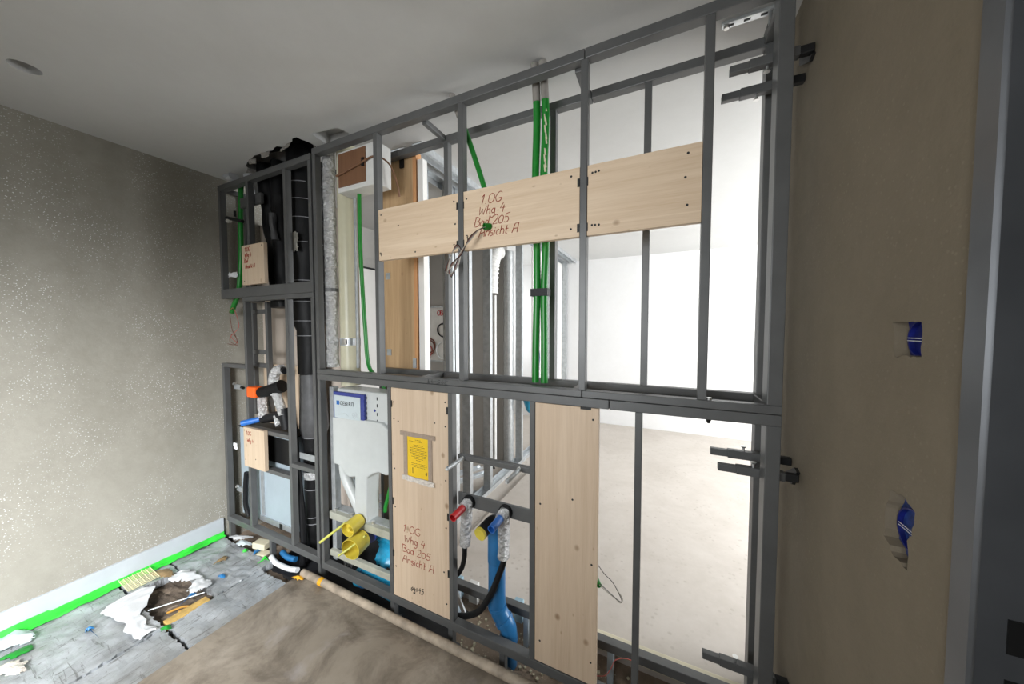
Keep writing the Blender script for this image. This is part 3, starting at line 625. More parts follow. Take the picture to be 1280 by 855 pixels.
# thin green conduit from the box down behind the cistern
gc = B().tube(spline([(-1.650, 0.105, 2.343), (-1.650, 0.105, 2.1), (-1.640, 0.105, 1.84), (-1.615, 0.10, 1.55), (-1.595, 0.105, 1.325), (-1.585, 0.178, 1.235), (-1.57, 0.198, 1.16), (-1.51, 0.195, 0.85), (-1.482, 0.165, 0.66), (-1.495, 0.150, 0.56), (-1.525, 0.150, 0.47), (-1.532, 0.150, 0.43)]), 0.0115, 12).build('conduit', 'green_conduit', smooth=True)
tag(gc, 'single thin green conduit running down from the brown-fronted box behind the cistern', 'conduit')
# pair of green conduits
def conduit(ctrl, label, sleeve=None):
    t = thing('conduit', ctrl[-1], label, 'conduit')
    tube('pipe', 'green_conduit', t, spline(ctrl), 0.0165, 14)
    if sleeve: tube('cement_sleeve', 'concrete_raw', t, sleeve, 0.0175, 12)
    return t
c1 = conduit([(-0.522, 0.055, ZC - .002), (-0.524, 0.08, 2.6), (-0.527, 0.10, 2.45), (-0.533, 0.10, 2.2), (-0.526, 0.10, 1.95), (-0.524, 0.10, 1.72), (-0.528, 0.10, 1.5), (-0.530, 0.10, 1.306)], 'green conduit with cement-smeared top, the one further from the grey back post', [(-0.522, 0.055, ZC), (-0.5235, 0.078, 2.605), (-0.525, 0.09, 2.54)])
c2 = conduit([(-0.487, 0.058, ZC - .002), (-0.486, 0.08, 2.6), (-0.486, 0.10, 2.45), (-0.494, 0.10, 2.2), (-0.484, 0.10, 1.95), (-0.490, 0.10, 1.72), (-0.488, 0.10, 1.5), (-0.488, 0.10, 1.306)], 'green conduit next to the grey back post, smeared with pale plaster', [(-0.487, 0.058, ZC), (-0.486, 0.078, 2.605), (-0.486, 0.09, 2.54)])
for k in range(10):
    z = 2.52 - k * 0.028 - random.uniform(0, .02); x = -0.486 + random.uniform(-.004, .006)
    B().tube([(x, 0.0845 + random.uniform(-.001, .002), z), (x + .004, 0.0845, z - 0.03)], [0.003, 0.004], 6).build('plaster_smear', 'cream_block', c2)
tg = B().box(-0.548, -0.468, 0.078, 0.122, 1.695, 1.728).build('tape_wrap', 'black_rubber'); tag(tg, 'black tape wrapped round the two green conduits', 'tape')
dg = thing('conduit', (-0.77, 0.06, 2.18), 'slanting green conduit dropping from the ceiling to the handwritten board', 'conduit')
tube('pipe', 'green_conduit', dg, spline([(-0.948, 0.060, ZC - .002), (-0.922, 0.066, 2.6), (-0.865, 0.075, 2.45), (-0.79, 0.075, 2.24), (-0.745, 0.06, 2.10), (-0.73, 0.045, 2.03)]), 0.0125, 12)
tube('cement_sleeve', 'concrete_raw', dg, [(-0.950, 0.060, ZC), (-0.928, 0.065, 2.615), (-0.912, 0.068, 2.57)], 0.0155, 12)
# conduit end sticking through board 2 with wires
ce = thing('cable_outlet', (-0.705, -0.01, 2.0), 'cut green conduit end with a loop of loose wires on the handwritten board', 'cable')
B().cup((-0.728, -0.020, 2.000), (-0.712, 0.006, 2.004), 0.0145, 0.0145, 0.002, 18, 0.02).build('conduit_end', 'green_conduit', ce, smooth=True)
for k, (m, o) in enumerate([('wire_grey', 0), ('wire_brown', .006), ('wire_pale', -.005), ('black_rubber', .011)]):
    tube('wire', m, ce, spline([(-0.716, 0.0, 2.003), (-0.742, -0.035, 1.985), (-0.785, -0.05, 1.94 + o), (-0.825, -0.055, 1.89 - o), (-0.870 - o, -0.05, 1.845), (-0.905 + o, -0.045, 1.81), (-0.885, -0.045, 1.797 - o), (-0.850 - o, -0.05, 1.835), (-0.828, -0.055, 1.895), (-0.850, -0.055, 1.915 + o), (-0.885, -0.05, 1.88), (-0.912 - o, -0.045, 1.815)], 8), 0.0021, 6)
ce2 = thing('cable_outlet', (-0.222, 0.01, 0.53), 'small green conduit end with loose wires at the edge of the plain upright board', 'cable')
B().cup((-0.219, 0.010, 0.520), (-0.236, 0.036, 0.524), 0.010, 0.010, 0.002, 14).build('conduit_end', 'green_conduit', ce2, smooth=True)
tube('wire', 'wire_grey', ce2, spline([(-0.226, 0.02, 0.595), (-0.20, 0.01, 0.575), (-0.168, 0, 0.56), (-0.145, 0, 0.525), (-0.132, 0, 0.497), (-0.14, 0, 0.492), (-0.17, 0, 0.508), (-0.20, 0.01, 0.518), (-0.222, 0.02, 0.522)], 8), 0.0018, 6)
tube('wire', 'wire_pale', ce2, spline([(-0.222, 0.02, 0.516), (-0.19, 0.005, 0.510), (-0.155, 0, 0.497), (-0.138, 0, 0.487), (-0.130, 0, 0.505), (-0.150, 0, 0.535)], 8), 0.0016, 6)
rw = B().tube(spline([(-0.28, 0.10, 0.03), (-0.23, 0.09, 0.055), (-0.20, 0.09, 0.075), (-0.178, 0.09, 0.12), (-0.165, 0.09, 0.155), (-0.13, 0.085, 0.185), (-0.095, 0.08, 0.195)], 8), 0.0016, 6).build('wire', 'wire_red', smooth=True); tag(rw, 'thin red wire looping from behind the plain board to the post', 'wire')

# water connections
def tap(x, z, mat, label, foilx):
    t = thing('water_connection', (x, 0.04, z), label, 'pipe fitting')
    y0 = 0.046
    B().tube([(x, 0.047, z), (x, 0.030, z)], [0.034, 0.032], 22).build('collar', 'black_rubber', t, smooth=True)
    B().tube([(x, 0.034, z), (x, -0.012, z - .004)], [0.027, 0.024], 24, rfun=crumple(0.14, 60)).build('foil_elbow', 'foil', t, smooth=True)
    B().cup((x - .004, -0.088, z - .012), (x, -0.010, z - .004), 0.0175, 0.0175, 0.003, 24, 0.06).build('test_cap', mat, t, smooth=True)
    top = Vector((x + .004, 0.018, z - .01)); bot = Vector((x + foilx, 0.022, z - 0.205))
    pts = [top + (bot - top) * i / 22 for i in range(23)]
    B().tube(pts, 0.0265, 26, rfun=crumple(0.16, 45, x)).build('foil_sleeve', 'foil', t, smooth=True)
    return bot
e1 = tap(-0.855, 0.700, 'red_cap', 'red capped hot water connection in silver foil on the grey plate', -0.010)
e2 = tap(-0.655, 0.700, 'blue_cap', 'blue capped cold water connection in silver foil on the grey plate', 0.0)
hz = B().tube(spline([e1 + Vector((0, 0, -.001)), e1 + Vector((-.006, 0.004, -.03)), (-0.883, 0.04, 0.41), (-0.915, 0.062, 0.33), (-0.975, 0.088, 0.25), (-1.08, 0.12, 0.18)]), 0.0125, 14).build('water_hose', 'black_rubber', smooth=True); tag(hz, 'short black hose leaving the red capped connection behind the upright board', 'hose')
hy = B().tube(spline([e2 + Vector((0, 0, -.001)), e2 + Vector((-.002, -.002, -.03)), (-0.680, 0.020, 0.40), (-0.715, 0.015, 0.31), (-0.775, 0.015, 0.205), (-0.86, 0.05, 0.115), (-0.95, 0.075, 0.055), (-1.08, 0.085, 0.02), (-1.20, 0.10, 0.00), (-1.34, 0.11, -0.03)]), 0.0145, 14).build('water_hose', 'black_rubber', smooth=True); tag(hy, 'long black hose curving from the blue capped connection down past the drain pipe', 'hose')
# waste connection (black pipe, yellow cap) and blue drain
dr = thing('drain_pipe', (-0.70, 0.07, RAW), 'bright blue plastic drain pipe with bend rising to a yellow plug', 'pipe')
tube('riser', 'blue_pipe', dr, [(-0.722, 0.082, 0.18), (-0.722, 0.082, 0.60), (-0.722, 0.082, 0.625)], 0.042, 28)
tube('sleeve', 'blue_pipe', dr, [(-0.722, 0.082, 0.42), (-0.722, 0.082, 0.622)], 0.0445, 28)
tube('bend', 'blue_pipe', dr, spline([(-0.722, 0.082, 0.215), (-0.716, 0.086, 0.17), (-0.695, 0.090, 0.135), (-0.672, 0.094, 0.10), (-0.664, 0.095, 0.06), (-0.664, 0.095, RAW)]), 0.041, 28)
for p, q in (((-0.722, 0.083, 0.20), (-0.721, 0.084, 0.186)), ((-0.692, 0.0905, 0.131), (-0.683, 0.092, 0.118)), ((-0.664, 0.095, 0.050), (-0.664, 0.095, 0.037))): tube('socket_ring', 'blue_pipe', dr, [p, q], 0.0455, 28)
tube('waste_stub', 'black_rubber', dr, spline([(-0.722, 0.075, 0.585), (-0.722, 0.066, 0.622), (-0.724, 0.03, 0.637), (-0.735, -0.045, 0.627)]), 0.0295, 22)
B().tube([(-0.735, -0.044, 0.627), (-0.7365, -0.056, 0.625)], [0.0305, 0.029], 24).build('yellow_plug', 'yellow_cap', dr, smooth=True)
# silver bolts on cross bar
for x, z in ((-0.890, 0.911), (-0.585, 0.913)):
    t = thing('fixing_rod', (x, 0.045, z), 'chrome fixing rod beside the notice board on the thin cross bar' if x < -.7 else 'chrome fixing rod next to the plain board on the thin cross bar', 'rod')
    tube('rod', 'galvanised_dull', t, [(x, 0.0445, z), (x, -0.085, z - .002)], 0.0095, 14)
    tube('nut', 'zinc_bolt', t, [(x, 0.044, z), (x, 0.036, z)], 0.012, 6)
    tube('thread_end', 'galvanised', t, [(x, -0.085, z - .002), (x, -0.093, z - .002)], 0.006, 10)
# ---- concealed cistern
ci = thing('cistern', (-1.60, 0.10, 0.13), 'white concealed toilet cistern with blue-edged service plate between the posts', 'cistern')
B().box(-1.820, -1.372, 0.055, 0.175, 1.00, 1.185).build('tank_top', 'white_plastic', ci, bevel=0.012)
B().prism([(-1.835, 1.010), (-1.52, 1.022), (-1.425, 1.020), (-1.375, 0.99), (-1.370, 0.735), (-1.40, 0.728), (-1.45, 0.735), (-1.495, 0.72), (-1.545, 0.685), (-1.56, 0.40), (-1.655, 0.40), (-1.645, 0.672), (-1.69, 0.66), (-1.735, 0.675), (-1.77, 0.715), (-1.835, 0.722)], 'y', 0.032, 0.13).build('tank_body', 'white_plastic', ci, bevel=0.008)
tube('flush_pipe', 'white_plastic', ci, spline([(-1.80, 0.08, 0.75), (-1.79, 0.08, 0.64), (-1.73, 0.08, 0.54), (-1.66, 0.08, 0.44)]), 0.030, 18)
sfr = B().box(-1.825, -1.562, 0.036, 0.056, 1.008, 1.168).build('service_frame', 'navy_plastic', ci, bevel=0.003)
lb = B().box(-1.812, -1.590, 0.0335, 0.0365, 1.012, 1.148).build('label_plate', 'label_grey', ci)
B().box(-1.792, -1.768, 0.0322, 0.0336, 1.092, 1.116).build('logo_square', 'logo_blue', lb)
cu = bpy.data.curves.new('brand_text', 'FONT'); cu.body = 'GEBERIT'; cu.size = 0.034; cu.extrude = 0.0004
to = bpy.data.objects.new('tmp', cu); COL.objects.link(to); bpy.context.view_layer.update()
me = bpy.data.meshes.new_from_object(to.evaluated_get(bpy.context.evaluated_depsgraph_get())); bpy.data.objects.remove(to)
g = B(); x0 = min(v.co.x for v in me.vertices); g.add([(-1.762 + (v.co.x - x0) * 0.98, 0.0330 - v.co.z, 1.092 + v.co.y) for v in me.vertices], [tuple(p.vertices) for p in me.polygons]); g.build('lettering', 'ink_black', lb)
sk = B()
for c in [(-1.65, 1.045), (-1.63, 1.05), (-1.615, 1.04), (-1.64, 1.03)]: sk.tube([(c[0] + .009 * math.cos(a), 0.0332, c[1] + .009 * math.sin(a)) for a in [k * math.pi / 5 for k in range(11)]], 0.0007, 4)
sk.tube([(-1.78, 0.0332, 1.03), (-1.72, 0.0332, 1.045), (-1.69, 0.0332, 1.03)], 0.0007, 4); sk.build('sketch', 'galvanised_dull', lb)
for z in (1.15, 1.12, 1.09, 1.06, 1.035): B().box(-1.566, -1.556, 0.033, 0.045, z - .008, z + .008).build('frame_tooth', 'navy_plastic', sfr)
for z in (1.15, 1.11, 1.06, 1.02): B().box(-1.480, -1.474, 0.0535, 0.056, z - .009, z + .009).build('slot', 'ink_black', ci)
B().tube([(-1.497, 0.0555, 1.08), (-1.497, 0.053, 1.08)], 0.008, 12).build('port', 'navy_plastic', ci)
bar(ci, 'side_rail', -1.880, -1.845, 0.05, 0.09, 0.092, 1.19, 'galvanised_dull'); bar(ci, 'side_rail', -1.378, -1.349, 0.05, 0.09, 0.092, 1.236, 'galvanised_dull')
bar(ci, 'support_rail', -1.878, -1.35, 0.030, 0.060, 0.365, 0.410, 'rail_metal'); bar(ci, 'rail_top', -1.878, -1.35, 0.058, 0.115, 0.405, 0.415, 'galvanised_dull')
bar(ci, 'support_rail', -1.878, -1.35, 0.030, 0.055, 0.128, 0.166, 'rail_metal')
for x in (-1.84, -1.70, -1.52): tube('rail_nut', 'zinc_bolt', ci, [(x, 0.05, 0.411), (x, 0.05, 0.428)], 0.010, 8)
wr_ = B().sheet(-1.83, -1.66, 0.0, 0.28, 0, 14, 18, 0.020, 9, 0, 0.008, 9); wr_.v = [Vector((p.x, 0.170 + p.z, 0.43 + p.y)) for p in wr_.v]
tag(wr_.build('plastic_bag', 'label_grey', smooth=True), 'crumpled translucent plastic wrapper hanging behind the cistern neck', 'plastic bag')
# yellow protection caps with rods
yc = thing('protection_cap', (-1.60, -0.02, 0.36), 'smaller yellow protection cap with a bar through it above the wide cap', 'cap')
B().cup((-1.585, -0.070, 0.424), (-1.597, 0.018, 0.432), 0.041, 0.039, 0.003, 28, 0.03).build('cup', 'yellow_cap', yc, smooth=True)
B().tube([(-1.586, -0.063, 0.420), (-1.589, -0.04, 0.423)], 0.012, 16).build('hub', 'yellow_cap', yc, smooth=True)
tube('rod', 'yellow_rod', yc, [(-1.640, -0.035, 0.435), (-1.772, -0.105, 0.322)], 0.0075, 10)
yd = thing('protection_cap', (-1.60, -0.02, 0.22), 'wide open yellow protection cap on the toilet outlet with a bar in it', 'cap')
B().cup((-1.562, -0.072, 0.320), (-1.578, 0.018, 0.325), 0.058, 0.056, 0.003, 32, 0.085).build('cup', 'yellow_cap', yd, smooth=True)
tube('rod', 'yellow_rod', yd, [(-1.530, 0.0, 0.365), (-1.580, -0.075, 0.318), (-1.605, -0.115, 0.300)], 0.006, 10)
B().tube([(-1.586, 0.066, 0.325), (-1.590, 0.090, 0.325)], 0.058, 28).build('collar', 'navy_plastic', yd, smooth=True)
bf = B().sheet(-1.60, -1.375, 0.0, 0.27, 0, 20, 26, 0.035, 4, 0, 0.01, 8); bf.v = [Vector((p.x, 0.135 + p.z + 0.03 * math.sin(p.y * 12), 0.10 + p.y)) for p in bf.v]
tag(bf.build('plastic_bag', 'blue_film', smooth=True), 'turquoise plastic film bundled behind the wide yellow cap', 'plastic bag')
bq = thing('floor_bend', (-1.52, 0.09, RAW), 'turquoise plastic pipe bend lying under the cistern', 'pipe')
tube('bend', 'blue_film', bq, spline([(-1.70, 0.10, 0.0), (-1.62, 0.10, 0.02), (-1.52, 0.10, 0.02), (-1.42, 0.11, 0.0)]), 0.055, 20)
tube('rim', 'blue_pipe', bq, [(-1.655, 0.10, 0.012), (-1.645, 0.10, 0.014)], 0.059, 20)
fs = B().sheet(-1.86, -1.78, 0.0, 0.10, 0, 8, 8, 0.02, 2, 0, 0.006, 16); fs.v = [Vector((p.x, 0.12 + p.z, 0.02 + p.y)) for p in fs.v]; tag(fs.build('foil_scrap', 'foil', smooth=True), 'bright silver foil scrap under the cistern support rail', 'foil')

# ================================================================ LEFT BAYS
# insulated black ducts
def rings(parent, c, r, zs):
    for z in zs: B().tube([(c[0], c[1], z), (c[0], c[1], z + .004)], r + .0015, 20).build('cable_tie', 'tie_grey', parent)
da = thing('insulated_duct', (-2.25, 0.16, 1.2), 'thick black wrapped duct with pale cable ties beside the double post', 'duct')
B().tube([(-2.225 - .012 * (z > 1.55), 0.168, z) for z in [1.24 + i * 0.05 for i in range(32)]], [0.085 + (0.028 if 1.24 + i * .05 > 2.02 else (0.012 if 1.24 + i * .05 > 1.55 else 0)) for i in range(32)], 24, rfun=crumple(0.06, 7)).build('wrap', 'black_wrap', da, smooth=True)
rings(da, (-2.225, 0.168), 0.088, (1.50,)); rings(da, (-2.237, 0.168), 0.1, (1.60, 1.73, 1.87)); rings(da, (-2.237, 0.168), 0.114, (2.12, 2.28, 2.40, 2.51))
db = thing('insulated_duct', (-2.55, 0.14, 1.8), 'crooked black wrapped pipe rising into the broken ceiling behind the small board', 'duct')
tube('wrap', 'black_wrap', db, spline([(-2.48, 0.14, 1.70), (-2.49, 0.14, 1.9), (-2.53, 0.15, 2.1), (-2.56, 0.16, 2.2), (-2.60, 0.165, 2.3), (-2.60, 0.165, 2.42), (-2.61, 0.15, 2.55), (-2.61, 0.14, 2.72)], 6), 0.075, 18, rfun=crumple(0.14, 9))
tube('branch', 'black_wrap', db, spline([(-2.40, 0.115, 1.85), (-2.42, 0.115, 1.95), (-2.435, 0.115, 2.2), (-2.45, 0.115, 2.45), (-2.44, 0.12, 2.70)], 6), 0.054, 18, rfun=crumple(0.16, 9, 3))
tube('grey_patch', 'duct_dark', db, spline([(-2.42, 0.052, 2.33), (-2.415, 0.052, 2.25), (-2.40, 0.055, 2.15)], 4), 0.022, 10, rfun=crumple(0.3, 30))
dc = thing('insulated_duct', (-2.17, 0.09, 0.0), 'black wrapped pipe with silver tape band at the bottom of the left bay', 'duct')
B().tube([(-2.210, 0.165, -0.05 + i * 0.045) for i in range(20)], 0.068, 22, rfun=crumple(0.05, 8)).build('wrap', 'black_wrap', dc, smooth=True)
B().tube([(-2.210, 0.165, 0.80), (-2.210, 0.165, 0.86), (-2.212, 0.165, 0.95), (-2.216, 0.165, 1.10), (-2.22, 0.165, 1.235)], [0.072, 0.088, 0.084, 0.077, 0.074], 20, rfun=crumple(0.15, 12)).build('grey_sleeve', 'duct_dark', dc, smooth=True)
B().tube([(-2.210, 0.165, 0.515), (-2.210, 0.165, 0.565)], 0.075, 22, rfun=crumple(0.10, 30)).build('tape_band', 'foil', dc, smooth=True)
rings(dc, (-2.210, 0.165), 0.070, (0.44, 0.245, 0.20, 0.855, 0.80))
# foil rag on the upper post
rg = B().sheet(0, 0.13, 0, 0.115, 0, 10, 10, 0.012, 6, 0, 0.010, 18); rg.v = [Vector((-2.275 + p.x, 0.047 + p.z * 0.35, 2.055 + p.y)) for p in rg.v]
tag(rg.build('foil_tape', 'foil_rag', smooth=True), 'crumpled dull silver tape patch stuck on the black duct', 'tape')
# white mineral foam chunk
wf = B().tube([(-2.80, 0.13, 2.72), (-2.79, 0.13, 2.62), (-2.76, 0.13, 2.52), (-2.73, 0.13, 2.48)], [0.05, 0.06, 0.045, 0.01], 12, rfun=crumple(0.5, 14)).build('foam_lump', 'rag_white'); tag(wf, 'pale foam lump hanging from the broken ceiling beside the black pipe', 'foam')
tube('foam_scrap', 'rag_white', None, [(-2.93, 0.04, 2.67), (-2.90, 0.04, 2.65), (-2.86, 0.04, 2.66)], [0.03, 0.025, 0.035], 10, rfun=crumple(0.6, 16))
tag(bpy.data.objects['foam_scrap'], 'white foam strip stuck along the ceiling above the top left rail', 'foam')
# green conduit left, with wires
gl = thing('conduit', (-2.88, 0.07, 1.66), 'short green conduit with loose brown wires by the left wall', 'conduit')
tube('pipe', 'green_conduit', gl, spline([(-2.83, 0.07, 2.60), (-2.84, 0.065, 2.35), (-2.85, 0.065, 2.1), (-2.88, 0.066, 1.90), (-2.915, 0.066, 1.80), (-2.955, 0.060, 1.73), (-2.985, 0.055, 1.67)]), 0.0165, 12)
tube('wire', 'wire_brown', gl, spline([(-2.98, 0.04, 1.68), (-2.95, 0.03, 1.62), (-2.93, 0.03, 1.54), (-2.89, 0.03, 1.50), (-2.86, 0.03, 1.43), (-2.93, 0.03, 1.44), (-2.97, 0.03, 1.46), (-2.93, 0.03, 1.51), (-2.87, 0.03, 1.47), (-2.90, 0.03, 1.43), (-3.0, 0.03, 1.435)], 8), 0.0022, 6)
tube('wire', 'wire_red', gl, spline([(-2.97, 0.04, 1.69), (-2.90, 0.03, 1.70), (-2.85, 0.03, 1.62), (-2.84, 0.03, 1.56), (-2.90, 0.03, 1.52), (-2.95, 0.03, 1.49), (-2.90, 0.03, 1.46), (-2.86, 0.03, 1.44)], 8), 0.0020, 6)
# beige panel at the back of the left bay and wall shelf
bp = B().box(-3.05, -2.06, 0.30, 0.315, -0.05, 2.40).build('back_panel', 'panel_beige'); tag(bp, 'beige plasterboard panel closing the back of the left bay', 'panel')
# grey metal box in the lower left bay
mb = thing('distribution_box', (-2.60, 0.12, 0.10), 'pale blue-grey sheet metal distribution box behind the lower left frame', 'metal box')
B().box(-2.95, -2.30, 0.065, 0.20, 0.12, 0.80).build('case', 'box_metal', mb, bevel=0.004)
B().box(-2.60, -2.318, 0.058, 0.066, 0.175, 0.56).build('door', 'box_metal', mb, bevel=0.003)
B().box(-2.675, -2.640, 0.058, 0.066, 0.175, 0.56).build('side_strip', 'galvanised_dull', mb)
sil = B().box(-2.70, -2.318, 0.056, 0.066, 0.130, 0.168).build('sill', 'galvanised', mb, bevel=0.002)
B().box(-2.45, -2.42, 0.052, 0.0565, 0.130, 0.166).build('sill_gap', 'black_metal', sil)
B().box(-2.58, -2.318, 0.061, 0.066, 0.60, 0.78).build('opening', 'black_metal', mb)
B().box(-2.96, -2.29, 0.06, 0.205, 0.798, 0.806).build('lid', 'black_metal', mb)
wp = B().box(-2.40, -2.34, 0.2865, 0.298, 0.21, 1.30).build('white_strip', 'plasterboard'); tag(wp, 'narrow white board strip behind the black hose', 'panel')
# plywood and valve group
py = B().box(-2.755, -2.335, 0.14, 0.158, 0.84, 1.285).build('plywood_panel', 'wood_small'); tag(py, 'plywood panel behind the orange capped valve', 'wooden board')
va = thing('valve', (-2.48, 0.05, 1.1), 'black valve group with orange square cap, blue stub cap and foil wrapped elbows', 'valve')
B().box(-2.645, -2.540, -0.030, 0.035, 1.070, 1.145).build('orange_cap', 'orange_cap', va, bevel=0.010)
tube('body', 'black_wrap', va, [(-2.545, 0.01, 1.105), (-2.47, 0.03, 1.12), (-2.38, 0.06, 1.155)], [0.036, 0.042, 0.045], 16)
tube('foil_elbow', 'foil', va, spline([(-2.46, 0.05, 1.15), (-2.45, 0.05, 1.22), (-2.41, 0.05, 1.265), (-2.36, 0.06, 1.27)]), 0.032, 16, rfun=crumple(0.2, 40))
tube('foil_elbow', 'foil', va, spline([(-2.62, 0.06, 1.06), (-2.615, 0.055, 1.0), (-2.60, 0.05, 0.95), (-2.59, 0.05, 0.915)]), 0.030, 16, rfun=crumple(0.2, 40))
tube('foil_elbow', 'foil', va, spline([(-2.47, 0.035, 1.115), (-2.42, 0.04, 1.10), (-2.385, 0.045, 1.03), (-2.36, 0.05, 0.96)]), 0.028, 16, rfun=crumple(0.2, 40))
tube('lower_foil', 'foil', va, [(-2.44, 0.05, 0.945), (-2.40, 0.05, 0.88)], [0.022, 0.03], 14, rfun=crumple(0.25, 40))
bt = va
B().cup((-2.692, -0.040, 0.880), (-2.60, 0.05, 0.905), 0.020, 0.020, 0.003, 18).build('blue_cap', 'blue_cap', bt, smooth=True)
tube('insulation', 'black_rubber', bt, [(-2.60, 0.05, 0.900), (-2.50, 0.06, 0.925), (-2.37, 0.07, 0.955)], [0.03, 0.034, 0.036], 14)
tube('drop', 'black_rubber', bt, [(-2.37, 0.06, 1.0), (-2.34, 0.06, 0.86)], [0.036, 0.034], 14)
tube('arch_hose', 'black_rubber', va, spline([(-2.40, 0.06, 1.275), (-2.36, 0.055, 1.27), (-2.32, 0.045, 1.262)]), 0.020, 12)
hm = B().tube(spline([(-2.295, 0.078, 0.885), (-2.272, 0.068, 0.86), (-2.262, 0.066, 0.75), (-2.245, 0.065, 0.60), (-2.225, 0.064, 0.45), (-2.203, 0.063, 0.27), (-2.195, 0.062, 0.12), (-2.20, 0.06, 0.0), (-2.21, 0.06, -0.06)]), 0.0205, 14).build('hose', 'black_rubber', smooth=True); tag(hm, 'thick black hose running down beside the pale metal box', 'hose')
tray = thing('pipe_tray', (-2.3, 0.08, 0.83), 'dark tray edge with metal clips on the lower left shelf', 'tray')
B().box(-2.18, -2.02, 0.046, 0.078, 0.690, 0.702).build('base', 'black_metal', tray); B().box(-2.18, -2.02, 0.042, 0.046, 0.690, 0.73).build('lip', 'galvanised_dull', tray)
# small clips along the left posts
def clip(x, y, z, label):
    t = thing('pipe_clip', (x, y, z), label, 'clip', 'metal clips on the left wall posts')
    B().box(x - .045, x + .045, y - .008, y + .010, z - .018, z + .018).build('strap', 'galvanised', t, bevel=0.003)
    tube('screw', 'zinc_bolt', t, [(x - .02, y - .008, z + .02), (x - .02, y - .020, z + .028)], 0.012, 8); tube('pin', 'black_metal', t, [(x + .045, y, z), (x + .075, y, z - .004)], 0.010, 8)
clip(-2.92, 0.05, 1.11, 'metal clip on the lower left post above the pale metal box'); clip(-2.93, 0.05, 0.315, 'metal clip low on the lower left post near the floor')
t = thing('pipe_clip', (-2.86, 0.03, 2.33), 'dark clip with shiny screw behind the upper left post', 'clip')
tube('bar', 'black_metal', t, [(-2.95, 0.030, 2.37), (-2.74, 0.030, 2.315)], 0.012, 8); tube('screw', 'zinc_bolt', t, [(-2.93, 0.04, 2.345), (-2.92, 0.02, 2.34)], 0.014, 10); tube('peg', 'black_metal', t, [(-2.83, 0.026, 2.40), (-2.83, 0.026, 2.36)], 0.008, 8)
tt = B().sheet(0, 0.12, 0, 0.035, 0, 8, 4, 0.012, 1, 0, 0.008, 25); tt.v = [Vector((-2.97 + p.x, 0.035 + p.z, 1.93 + p.y)) for p in tt.v]; tag(tt.build('paper_scrap', 'paper_white'), 'white scrap of torn tape stuck low on the upper left post', 'paper')
tt = B().sheet(0, 0.05, 0, 0.05, 0, 6, 6, 0.010, 8, 0, 0.006, 25); tt.v = [Vector((-2.985 + p.x, 0.04 + p.z, 0.63 + p.y)) for p in tt.v]; tag(tt.build('paper_scrap', 'paper_white'), 'white wad of paper beside the pale metal box', 'paper')
tube('hose', 'black_rubber', None, spline([(-2.80, 0.03, 0.48), (-2.82, 0.032, 0.40), (-2.83, 0.032, 0.30), (-2.83, 0.032, 0.22), (-2.80, 0.034, 0.145)]), 0.016, 10)
tag(bpy.data.objects['hose.001'], 'thin black hose beside the lower left clip', 'hose')

# ================================================================ FLOOR, FRONT LEFT
def fboard(x0, x1, y0, y1, label, z=-0.040, amp=0.005, seed=0, jit=0.006):
    nx = max(4, int((x1 - x0) / 0.015)); ny = max(4, int((y1 - y0) / 0.015))
    tag(B().sheet(x0, x1, y0, y1, z, nx, ny, amp, seed, 0.045, jit, 7).build('insulation_board', 'foil_board', smooth=False), label, 'insulation board')
fboard(-3.03, -2.394, -1.75, -0.560, 'large foil faced insulation sheet in front of the floor hole', amp=0.005, seed=1)
fboard(-2.378, -2.075, -1.75, -0.565, 'foil faced insulation sheet along the brown screed slab', amp=0.005, seed=4, z=-0.042)
fboard(-3.02, -2.865, -0.545, -0.340, 'narrow foil faced piece between the wall and the floor hole', amp=0.008, seed=2)
fboard(-2.382, -2.10, -0.548, -0.105, 'foil faced piece between the floor hole and the slab corner', amp=0.006, seed=3)
fboard(-3.02, -2.40, -0.325, -0.03, 'wrinkled foil faced sheet below the lower left frame', amp=0.011, seed=7, z=-0.044)
hs = B().sheet(-2.90, -2.35, -0.58, -0.31, -0.086, 36, 18, 0.010, 3, 0, 0, 16); tag(hs.build('hole_rubble', 'dust_brown'), 'brown rubble in the bottom of the floor hole', 'rubble', kind='stuff')
ib = B().box(-2.455, -2.396, -0.545, -0.36, -0.088, -0.046).build('insulation_block', 'mud_insul', bevel=0.004); tag(ib, 'yellow-brown insulation edge on the side of the floor hole', 'insulation')
tube('metal_rod', 'galvanised', None, [(-2.62, -0.55, -0.045), (-2.47, -0.36, -0.03)], 0.004, 8); tag(bpy.data.objects['metal_rod'], 'thin bright metal rod lying across the floor hole', 'rod')
ro = B().tube(spline([(-2.54, -0.50, -0.07), (-2.50, -0.45, -0.06), (-2.47, -0.43, -0.065), (-2.49, -0.47, -0.07)]), 0.006, 8).build('rope_end', 'rope_ochre', smooth=True); tag(ro, 'ochre rope end in the floor hole', 'rope')
def rag(name, cx, cy, sx, sy, rz, seed, mat, label, cat, amp=0.014, z=-0.024):
    q = B().sheet(-sx / 2, sx / 2, -sy / 2, sy / 2, 0, 18, 18, amp, seed, 0, 0.012, 9)
    def shape(p):
        u = p.x / (sx / 2); v = p.y / (sy / 2); k = 1 - 0.35 * (u * u * v * v) + 0.15 * math.sin(3 * math.atan2(v, u) + seed)
        e = max(abs(u), abs(v)); return Vector((p.x * k, p.y * k, p.z * (1.2 - 0.4 * e) + 0.010 * (1 - e)))
    r = Matrix.Rotation(rz, 3, 'Z'); q.v = [r @ shape(p) + Vector((cx, cy, z)) for p in q.v]
    return tag(q.build(name, mat, smooth=True), label, cat)
cl = B(); path = spline([(-2.85, -0.565, 0), (-2.80, -0.575, 0), (-2.72, -0.590, 0), (-2.60, -0.615, 0), (-2.48, -0.630, 0), (-2.39, -0.615, 0)], 8); nn = len(path)
